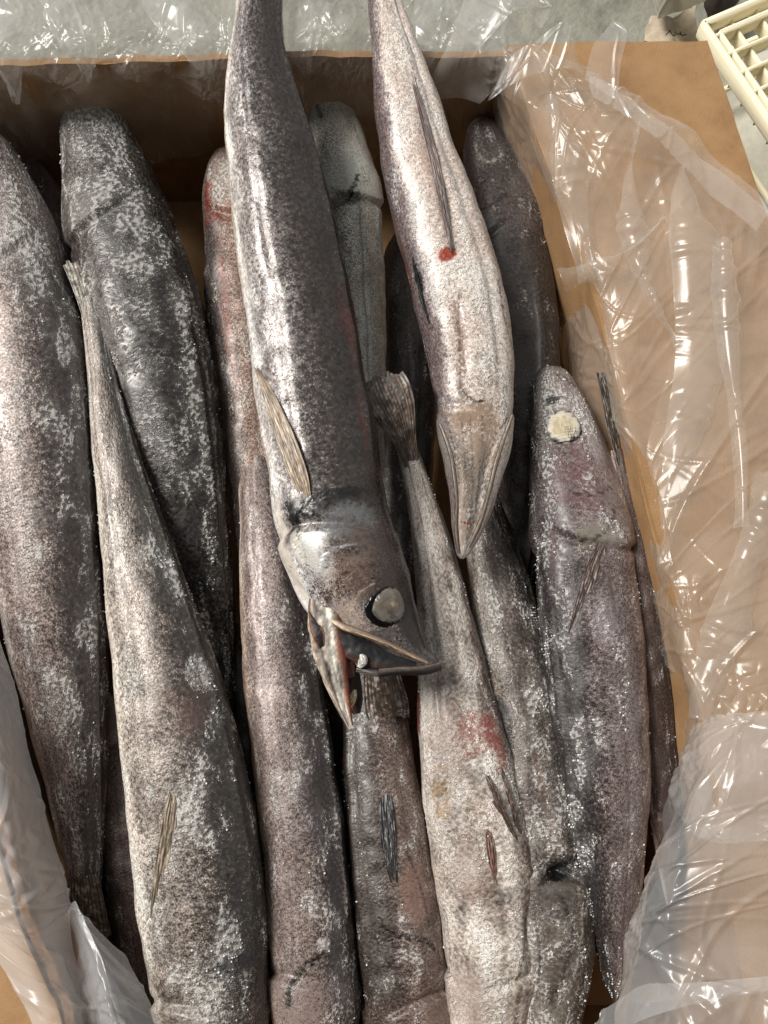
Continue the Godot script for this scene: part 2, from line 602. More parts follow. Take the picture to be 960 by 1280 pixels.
# A fish eye: a dome on the head at a picture point, rings of colour from the centre outwards.
func fish_eye(o: Node3D, sp: Dictionary, px: float, py: float, r_px: float, long: float, rise: float, rings: Array, rough: float, turn := 0.0, sink := 0.0) -> void:
	var c := on_fish(sp.frame, px, py)
	var k := int(c.y * (sp.frame.c.size() - 1))
	var q := surface_point(sp.frame, c.x, c.y)
	var radius := r_px * (eye - q).length() / focal
	var length := 0.0
	for j in range(1, sp.frame.c.size()):
		length += sp.frame.c[j].distance_to(sp.frame.c[j - 1])
	var p := PackedVector3Array()
	var col := PackedColorArray()
	var cs := PackedVector3Array()
	var nv := 22
	var nu := 49
	for j in nv:
		var e := float(j) / (nv - 1)
		cs.append(sp.frame.c[k])
		for i in nu:
			var b := TAU * i / (nu - 1)
			var wob := lump.get_noise_2d(cos(b) * 20.0 + px, sin(b) * 20.0) * 0.05 * e
			var w2 := Vector2(cos(b) * long, sin(b)).rotated(deg_to_rad(turn)) * radius * e * (1.0 + wob)
			var deg := c.x + rad_to_deg(w2.y / sp.frame.hw[k])
			var lift := rise * radius * pow(maxf(1.0 - e * e, 0.0), 0.6) - 0.0012 * smoothstep(0.88, 1.0, e) + sink
			p.append(surface_point(sp.frame, deg, c.y + w2.x / length, bump_at(sp, c.x, c.y) + lift))
			var f := clampf(e + lump.get_noise_2d(cos(b) * e * 50.0, sin(b) * e * 50.0 + px) * 0.28, 0, 1) * (rings.size() - 1)
			var k2 := mini(int(f), rings.size() - 2)
			var cc: Color = rings[k2].lerp(rings[k2 + 1], f - k2)
			col.append(cc.srgb_to_linear())
	var m := StandardMaterial3D.new()
	m.vertex_color_use_as_albedo = true
	m.roughness = rough
	part("eye", grid_mesh(p, nu, nv, true, cs, PackedVector2Array(), col), m, o)

# ---------------------------------------------------------------- film

# A sheet of clear film through a net of control points [px, py, height], crumpled.
func film_mesh(net: Array, nu: int, nv: int, amount: float, sd: int, stretch := Vector2(1, 1), detail := 1.0, lean := 0.0) -> ArrayMesh:
	var cu: int = net[0].size()
	var rows := []
	for r in net:
		var ctl := []
		for q in r:
			ctl.append(q if q is Vector3 else at(q[0], q[1], q[2]))
		var line := []
		for i in nu:
			line.append(curve_at(ctl, float(i) / (nu - 1)))
		rows.append(line)
	var base := PackedVector3Array()
	for j in nv:
		for i in nu:
			var column := []
			for r in rows:
				column.append(r[i])
			base.append(curve_at(column, float(j) / (nv - 1)))
	var p := PackedVector3Array()
	var size_u := base[0].distance_to(base[nu - 1]) * 1000.0
	var size_v := base[0].distance_to(base[(nv - 1) * nu]) * 1000.0
	# creases: straight or slightly bowed, some sharp and thin, some the edge of a broad flat facet
	var push := PackedFloat32Array()
	push.resize(nu * nv)
	var rng := RandomNumberGenerator.new()
	rng.seed = 300 + sd
	var step_u := size_u / (nu - 1)
	var step_v := size_v / (nv - 1)
	for q in int(size_u * size_v / 210.0 * detail):
		var broad := rng.randf() < 0.28
		var c := Vector2(rng.randf() * size_u, rng.randf() * size_v)
		var ang := deg_to_rad(lean + rng.randfn(0.0, 42.0))
		var along := Vector2(sin(ang), cos(ang))
		var long := rng.randf_range(16, 80) * (1.6 if broad else 1.0)
		var wide := rng.randf_range(7, 20) if broad else rng.randf_range(0.9, 2.4)
		var high := (rng.randf_range(-1.0, 1.0) * wide * 0.27 if broad else rng.randf_range(0.3, 1.0) * wide * 0.75) * 0.001
		var bow := rng.randfn(0.0, 0.002)
		var reach := Vector2(absf(along.x) * long + wide + 6, absf(along.y) * long + wide + 6)
		for j in range(maxi(0, int((c.y - reach.y) / step_v)), mini(nv, int((c.y + reach.y) / step_v) + 1)):
			for i in range(maxi(0, int((c.x - reach.x) / step_u)), mini(nu, int((c.x + reach.x) / step_u) + 1)):
				var e := Vector2(i * step_u, j * step_v) - c
				var t := e.dot(along)
				var d := absf(e.dot(along.orthogonal()) + bow * t * t)
				if d < wide and absf(t) < long:
					push[j * nu + i] += high * (1.0 - d / wide) * (1.0 - t * t / (long * long))
	var mid_k := (nv / 2) * nu + int(nu * 0.7)
	var turned := (base[mid_k + 1] - base[mid_k - 1]).cross(base[mid_k + nu] - base[mid_k - nu]).y < 0.0
	for j in nv:
		for i in nu:
			var k := j * nu + i
			var du := base[j * nu + mini(i + 1, nu - 1)] - base[j * nu + maxi(i - 1, 0)]
			var dv := base[mini(j + 1, nv - 1) * nu + i] - base[maxi(j - 1, 0) * nu + i]
			var n := du.cross(dv).normalized()
			if turned:
				n = -n
			var m := Vector2(size_u * i / (nu - 1), size_v * j / (nv - 1)) + Vector2(sd * 517.0, sd * 211.0)
			var h := lump.get_noise_2d(m.x * 0.35, m.y * 0.22) * 0.5
			var crumple := smoothstep(0.12, 0.4, lump.get_noise_2d(m.x * 0.3 + 31, m.y * 0.3))
			h += absf(ridge.get_noise_2d(m.x * 4.0 + 900, m.y * 2.6)) * 0.2 * crumple
			p.append(base[k] + n * ((h + push[k] / amount) * amount))
	return grid_mesh(p, nu, nv)

func rim_row(off: Vector3) -> Array:
	var out := []
	for q in [[-60, 76], [150, 71], [330, 66], [480, 64], [615, 62]]:
		out.append(at(q[0], q[1], 0.0) + off)
	return out

func curve_at(c: Array, t: float) -> Vector3:
	var x := t * (c.size() - 1)
	var k := mini(int(x), c.size() - 2)
	return c[k].cubic_interpolate(c[k + 1], c[maxi(k - 1, 0)], c[mini(k + 2, c.size() - 1)], x - k)

# ---------------------------------------------------------------- boxes and boards

# A board: a grid of points on its upper face, thickened downwards along its own normals, with closed edges.
func board(face: Array, thick: float, per := 14, rough_edge := 0.0, sd := 0) -> ArrayMesh:
	# face: rows of Vector3; resampled per x per between the given corners by straight lines
	var rows: int = face.size()
	var cols: int = face[0].size()
	var nu := (cols - 1) * per + 1
	var nv := (rows - 1) * per + 1
	var top := PackedVector3Array()
	for j in nv:
		var b := mini(j / per, rows - 2)
		var tv := (j - b * per) / float(per)
		for i in nu:
			var a := mini(i / per, cols - 2)
			var tu := (i - a * per) / float(per)
			var q: Vector3 = face[b][a].lerp(face[b][a + 1], tu).lerp(face[b + 1][a].lerp(face[b + 1][a + 1], tu), tv)
			top.append(q)
	var nrm := (top[nu - 1] - top[0]).cross(top[(nv - 1) * nu] - top[0]).normalized()
	if nrm.y < -0.05:
		nrm = -nrm
	for k in top.size():
		var edge := k < nu or k >= nu * (nv - 1) or k % nu == 0 or k % nu == nu - 1
		top[k] += nrm * lump.get_noise_3dv(top[k] * 260.0 + Vector3.ONE * sd * 40.0) * 0.0022
		if edge and rough_edge > 0.0:
			top[k] += Vector3(lump.get_noise_3dv(top[k] * 900.0), lump.get_noise_3dv(top[k] * 1100.0 + Vector3.ONE * 50), lump.get_noise_3dv(top[k] * 1000.0 + Vector3.ONE * 90)) * rough_edge
	var st := SurfaceTool.new()
	st.begin(Mesh.PRIMITIVE_TRIANGLES)
	var low := -nrm * thick
	var ring := []
	for i in nu: ring.append(i)
	for j in range(1, nv): ring.append(j * nu + nu - 1)
	for i in range(nu - 2, -1, -1): ring.append((nv - 1) * nu + i)
	for j in range(nv - 2, 0, -1): ring.append(j * nu)
	st.set_smooth_group(0)
	for j in nv - 1:
		for i in nu - 1:
			var a := top[j * nu + i]
			var b := top[j * nu + i + 1]
			var c := top[(j + 1) * nu + i]
			var d := top[(j + 1) * nu + i + 1]
			var up := (b - a).cross(c - a).dot(nrm) < 0
			for t in ([a, b, c, b, d, c] if up else [a, c, b, b, c, d]):
				st.add_vertex(t)
			for t in ([a + low, c + low, b + low, b + low, c + low, d + low] if up else [a + low, b + low, c + low, b + low, d + low, c + low]):
				st.add_vertex(t)
	st.set_smooth_group(-1)
	for k in ring.size():
		var a := top[ring[k]]
		var b := top[ring[(k + 1) % ring.size()]]
		for t in [a, b, b + low, a, b + low, a + low]:
			st.add_vertex(t)
	st.generate_normals()
	return st.commit()

# A bar between two points with a rounded square section.
func bar(st: SurfaceTool, a: Vector3, b: Vector3, w: float, h: float) -> void:
	var t := (b - a).normalized()
	var side := t.cross(Vector3.UP).normalized() * w * 0.5
	var up := side.cross(t).normalized() * h * 0.5
	if up.y < 0: up = -up
	var sec := []
	for k in 8:
		var an := TAU * (k + 0.5) / 8
		sec.append(side * clampf(cos(an) * 1.35, -1, 1) + up * clampf(sin(an) * 1.35, -1, 1))
	for k in 8:
		var p: Vector3 = sec[k]
		var q: Vector3 = sec[(k + 1) % 8]
		for v in [a + p, a + q, b + q, a + p, b + q, b + p]:
			st.add_vertex(v)
	for k in range(1, 7):
		for v in [a + sec[0], a + sec[k + 1], a + sec[k], b + sec[0], b + sec[k], b + sec[k + 1]]:
			st.add_vertex(v)

func commit(st: SurfaceTool) -> ArrayMesh:
	st.generate_normals()
	return st.commit()

# ---------------------------------------------------------------- the scene

func _ready() -> void:
	# camera
	var cam := Camera3D.new()
	cam.name = "camera"
	cam.fov = 60
	cam.near = 0.01
	cam.far = 60
	add_child(cam)
	var tilt := deg_to_rad(14.0)
	cam.position = Vector3(0, -0.02 + 0.5 * cos(tilt), 0.5 * sin(tilt))
	cam.rotation = Vector3(-PI / 2 + tilt, 0, 0)
	cam.current = true
	eye = cam.position
	view = Basis.from_euler(cam.rotation)
	focal = PHOTO.y / 2 / tan(deg_to_rad(30.0))
	# sky, sun, exposure
	var sky_m := ProceduralSkyMaterial.new()
	sky_m.sky_top_color = Color(0.80, 0.80, 0.79)
	sky_m.sky_horizon_color = Color(0.74, 0.74, 0.72)
	sky_m.ground_bottom_color = Color(0.35, 0.34, 0.32)
	sky_m.ground_horizon_color = Color(0.5, 0.49, 0.47)
	sky_m.sun_angle_max = 0.0
	var sky := Sky.new()
	sky.sky_material = sky_m
	var env := Environment.new()
	env.background_mode = Environment.BG_SKY
	env.sky = sky
	env.background_energy_multiplier = 0.74
	env.tonemap_mode = Environment.TONE_MAPPER_LINEAR
	env.tonemap_exposure = 1.0
	env.sdfgi_enabled = true
	env.ssao_enabled = true
	env.ssil_enabled = true
	var around := WorldEnvironment.new()
	around.name = "surroundings"
	around.environment = env
	add_child(around)
	var sun := DirectionalLight3D.new()
	sun.name = "sun"
	sun.light_energy = 1.3
	sun.light_angular_distance = 24
	sun.light_color = Color(1.0, 0.98, 0.95)
	sun.shadow_enabled = true
	add_child(sun)
	sun.look_at_from_position(Vector3(-0.72, 1.0, -0.32), Vector3.ZERO)

	# noise
	lump = FastNoiseLite.new()
	lump.noise_type = FastNoiseLite.TYPE_SIMPLEX_SMOOTH
	lump.seed = 5
	lump.frequency = 0.045
	lump.fractal_octaves = 2
	ridge = FastNoiseLite.new()
	ridge.noise_type = FastNoiseLite.TYPE_SIMPLEX
	ridge.seed = 17
	ridge.frequency = 0.02
	ridge.fractal_octaves = 2
	ridge.fractal_gain = 0.35
	fine = noise_table(FastNoiseLite.TYPE_SIMPLEX, 0.42, 1, 2)
	mid = noise_table(FastNoiseLite.TYPE_SIMPLEX, 0.085, 2, 3)
	coarse = noise_table(FastNoiseLite.TYPE_SIMPLEX_SMOOTH, 0.022, 3, 3)
	scales = noise_table(FastNoiseLite.TYPE_CELLULAR, 0.21, 4, 1, FastNoiseLite.RETURN_CELL_VALUE)
	dash = noise_table(FastNoiseLite.TYPE_SIMPLEX, 0.31, 6, 2)
	frost_material = surface(Color(0.88, 0.88, 0.87), 0.75)
	frost_material.subsurf_scatter_enabled = false

	build_surroundings()
	build_carton()
	build_fishes()
	build_bag()

func build_surroundings() -> void:
	# the roof and back wall of the stall in which the carton stands: light comes in from the rear and the sides
	var plaster := surface(Color(0.42, 0.40, 0.38), 0.9)
	var roof := part("stall_roof", board([[Vector3(-2.2, 2.3, 0.15), Vector3(2.2, 2.3, 0.15)], [Vector3(-2.2, 2.3, 2.2), Vector3(2.2, 2.3, 2.2)]], 0.06, 1), plaster, self)
	roof.set_meta("kind", "structure")
	tag(roof, "grey roof of the stall above and behind the viewer", "roof")
	var back := part("stall_wall", board([[Vector3(-2.2, 2.24, 2.2), Vector3(2.2, 2.24, 2.2)], [Vector3(-2.2, -0.16, 2.2), Vector3(2.2, -0.16, 2.2)]], 0.06, 1), plaster, self)
	back.set_meta("kind", "structure")
	tag(back, "grey back wall of the stall behind the viewer", "wall")

	var concrete := surface(Color(1, 1, 1), 0.75, noise_tex(0.02, [Color(0.40, 0.40, 0.37), Color(0.50, 0.50, 0.46), Color(0.56, 0.56, 0.52)], 21, 5), 2.2, noise_tex(0.12, [], 22, 4, 512, true), 0.25)
	var g := PlaneMesh.new()
	g.size = Vector2(12, 12)
	var floor_o := part("floor", g, concrete, self)
	floor_o.position = Vector3(0, -0.16, 0)
	floor_o.set_meta("kind", "structure")
	tag(floor_o, "grey green concrete floor under the carton and the crate", "floor")

	# cream plastic crate, seen from above
	var cream := surface(Color(0.945, 0.91, 0.79), 0.42)
	var o := thing("plastic_crate", "cream plastic lattice crate beside the carton flap", "crate", at(930, 120, -0.12))
	var top := 0.0
	var A := at(876, 36, -0.045)
	var e1 := (at(966, 168, -0.045) - at(876, 36, -0.045))
	e1.y = 0
	e1 = e1.normalized()
	var e2 := e1.cross(Vector3.UP)
	if e2.x < 0: e2 = -e2
	var lenA := 0.40
	var lenB := 0.30
	var down := Vector3(0, -0.10, 0)
	for k in 2:
		var y0 := Vector3(0, -0.004 * k, 0)
		var inset := 0.009 * k
		var c1 := A + y0 + (e1 + e2) * inset
		for q in [[c1, e1, lenA], [c1, e2, lenB], [c1 + e2 * (lenB - 2 * inset), e1, lenA], [c1 + e1 * (lenA - 2 * inset), e2, lenB]]:
			var st := SurfaceTool.new()
			st.begin(Mesh.PRIMITIVE_TRIANGLES)
			bar(st, q[0], q[0] + q[1] * (q[2] - 2 * inset), 0.0045 - 0.002 * k, 0.014)
			part("rim", commit(st), cream, o)
	for k in 24:
		var t := 0.010 + 0.0165 * k
		if t < lenA:
			var st := SurfaceTool.new()
			st.begin(Mesh.PRIMITIVE_TRIANGLES)
			bar(st, A + e1 * t - Vector3(0, 0.004, 0), A + e1 * t + e2 * lenB - Vector3(0, 0.004, 0), 0.0018, 0.013)
			bar(st, A + e1 * t - Vector3(0, 0.009, 0), A + e1 * t + down, 0.0045, 0.005)
			part("slat", commit(st), cream, o)
	for k in 15:
		var t := 0.024 + 0.020 * k
		if t < lenB:
			var st := SurfaceTool.new()
			st.begin(Mesh.PRIMITIVE_TRIANGLES)
			bar(st, A + e2 * t - Vector3(0, 0.0075, 0), A + e2 * t + e1 * lenA - Vector3(0, 0.0075, 0), 0.0024, 0.012)
			bar(st, A + e2 * t - Vector3(0, 0.009, 0), A + e2 * t + down, 0.003, 0.004)
			part("slat", commit(st), cream, o)
	for k in 2:
		var y := Vector3(0, -0.04 - 0.05 * k, 0)
		var st := SurfaceTool.new()
		st.begin(Mesh.PRIMITIVE_TRIANGLES)
		bar(st, A + y, A + e1 * lenA + y, 0.004, 0.006)
		bar(st, A + y, A + e2 * lenB + y, 0.004, 0.006)
		part("rail", commit(st), cream, o)

	# the lit paper under the crate
	var paper := surface(Color(0.80, 0.79, 0.74), 0.8, noise_tex(0.03, [Color(0.9, 0.9, 0.9), Color(1, 1, 1)], 31), 6.0)
	var ps := part("paper_sheet", board([[at(895, 90, -0.156), at(1010, 40, -0.156)], [at(960, 330, -0.156), at(1100, 300, -0.156)]], 0.0008), paper, self)
	tag(ps, "white paper sheet lying on the floor under the cream crate", "paper")

	# torn white card with a scribble, and a crumpled white sack behind it
	var card := surface(Color(0.76, 0.71, 0.63), 0.8, noise_tex(0.03, [Color(0.8, 0.78, 0.76), Color(1, 1, 1)], 33), 8.0)
	var cd := thing("torn_card", "torn off-white card scrap with a black scribble behind the carton flap", "card", at(840, 35, -0.11))
	part("sheet", board([[at(815, 18, -0.115), at(840, 22, -0.110), at(870, 2, -0.105)], [at(803, 52, -0.118), at(835, 54, -0.114), at(874, 54, -0.110)]], 0.0012, 10, 0.003, 3), card, cd)
	var ink := surface(Color(0.12, 0.11, 0.11), 0.7)
	var st := SurfaceTool.new()
	st.begin(Mesh.PRIMITIVE_TRIANGLES)
	for q in [[832, 44, 838, 38], [836, 38, 842, 45], [843, 45, 845, 39], [846, 42, 851, 43], [850, 40, 853, 45], [854, 44, 858, 43]]:
		bar(st, at(q[0], q[1], -0.1075), at(q[2], q[3], -0.1065), 0.0007, 0.0007)
	part("scribble", commit(st), ink, cd)
	var sack := part("white_sack", film_mesh([[[800, -60, -0.10], [840, -60, -0.06], [890, -70, -0.09]], [[812, -10, -0.10], [845, -20, -0.055], [880, -30, -0.09]], [[822, 24, -0.105], [850, 14, -0.08], [877, 2, -0.10]]], 40, 40, 0.006, 8), surface(Color(0.72, 0.70, 0.64), 0.55), self)
	tag(sack, "crumpled white sack behind the torn card at the top", "sack")
	var dark := part("dark_bag", film_mesh([[[870, -60, -0.14], [910, -70, -0.10], [960, -70, -0.14]], [[876, -10, -0.14], [905, -20, -0.11], [950, -30, -0.14]], [[884, 24, -0.15], [900, 20, -0.14], [915, 10, -0.15]]], 30, 30, 0.004, 9), surface(Color(0.16, 0.12, 0.10), 0.6), self)
	tag(dark, "dark brown bag behind the corner of the cream crate", "bag")

func build_carton() -> void:
	var kraft := surface(Color(1, 1, 1), 0.82, noise_tex(0.012, [Color(0.54, 0.41, 0.275), Color(0.61, 0.475, 0.325), Color(0.65, 0.51, 0.36)], 41, 6), 5.0, noise_tex(0.25, [], 42, 3, 512, true), 0.2)
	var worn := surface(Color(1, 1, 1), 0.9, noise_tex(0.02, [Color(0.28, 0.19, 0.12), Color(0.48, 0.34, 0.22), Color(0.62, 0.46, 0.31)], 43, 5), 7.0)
	var o := thing("carton", "open brown cardboard carton holding the frozen fish", "carton", Vector3(0, -0.158, 0))
	var depth := -0.152
	var rl := at(-170, 78, 0)
	var rr := at(640, 62, 0.0)
	var fr := at(965, 1385, 0)
	var fl := at(130, 1385, 0)
	var fm := at(30, 1150, 0)
	var mr := at(758, 400, 0.0)
	var mr2 := at(872, 830, 0.0)
	var ml := at(-75, 800, 0)
	var dn := Vector3(0, depth, 0)
	part("end_wall", board([[rl, at(330, 66, 0.0), rr], [rl + dn, at(330, 66, 0) + dn, rr + dn]], 0.0045, 30, 0.0012, 1), kraft, o)
	part("side_wall", board([[rr, mr, mr2, fr], [rr + dn, mr + dn, mr2 + dn, fr + dn]], 0.0045, 20, 0.0008, 2), kraft, o)
	part("side_wall", board([[fl, fm, ml, rl], [fl + dn, fm + dn, ml + dn, rl + dn]], 0.0045, 20, 0.0015, 3), worn, o)
	part("end_wall", board([[fr, fl], [fr + dn, fl + dn]], 0.0045, 20, 0.0008, 4), kraft, o)
	var in_y := Vector3(0, depth + 0.004, 0)
	part("bottom", board([[rl + in_y, rr + in_y], [fl + in_y, fr + in_y]], 0.004, 8, 0.0, 5), kraft, o)
	# flaps: hinged on the rim, folded out
	var off := Vector3(-0.0045, 0.0035, 0)
	part("flap", board([[rr + off, at(885, 50, -0.012)], [mr + off, at(985, 350, -0.016)], [mr2 + off, at(1130, 800, -0.02)], [fr + off, at(1230, 1380, -0.02)]], 0.004, 16, 0.0006, 6), kraft, o)
	part("flap", board([[at(-420, 800, -0.03), ml - off * 0.3], [at(-380, 1150, -0.03), fm + Vector3(-0.003, 0.001, 0)], [at(-300, 1400, -0.02), fl + Vector3(-0.003, 0.001, 0)]], 0.004, 16, 0.0012, 7), kraft, o)

func F(label: String, roll: float, spine: Array, more := {}) -> Dictionary:
	var d := {"label": label, "roll": roll, "spine": spine}
	d.merge(more, true)
	return d

func mark(x: float, y: float, rx: float, ry: float, c: Color, a := 0.8, more := {}) -> Dictionary:
	var d := {"kind": "paint", "x": x, "y": y, "rx": rx, "ry": ry, "c": c, "a": a}
	d.merge(more, true)
	return d

func ice_at(x: float, y: float, rx: float, ry: float, a := 0.2) -> Dictionary:
	return {"kind": "frost", "x": x, "y": y, "rx": rx, "ry": ry, "a": a}

func line(p: Array, w: float, c: Color, a := 0.8, rise := 0.1) -> Dictionary:
	return {"p": p, "w": w, "c": c, "a": a, "rise": rise}

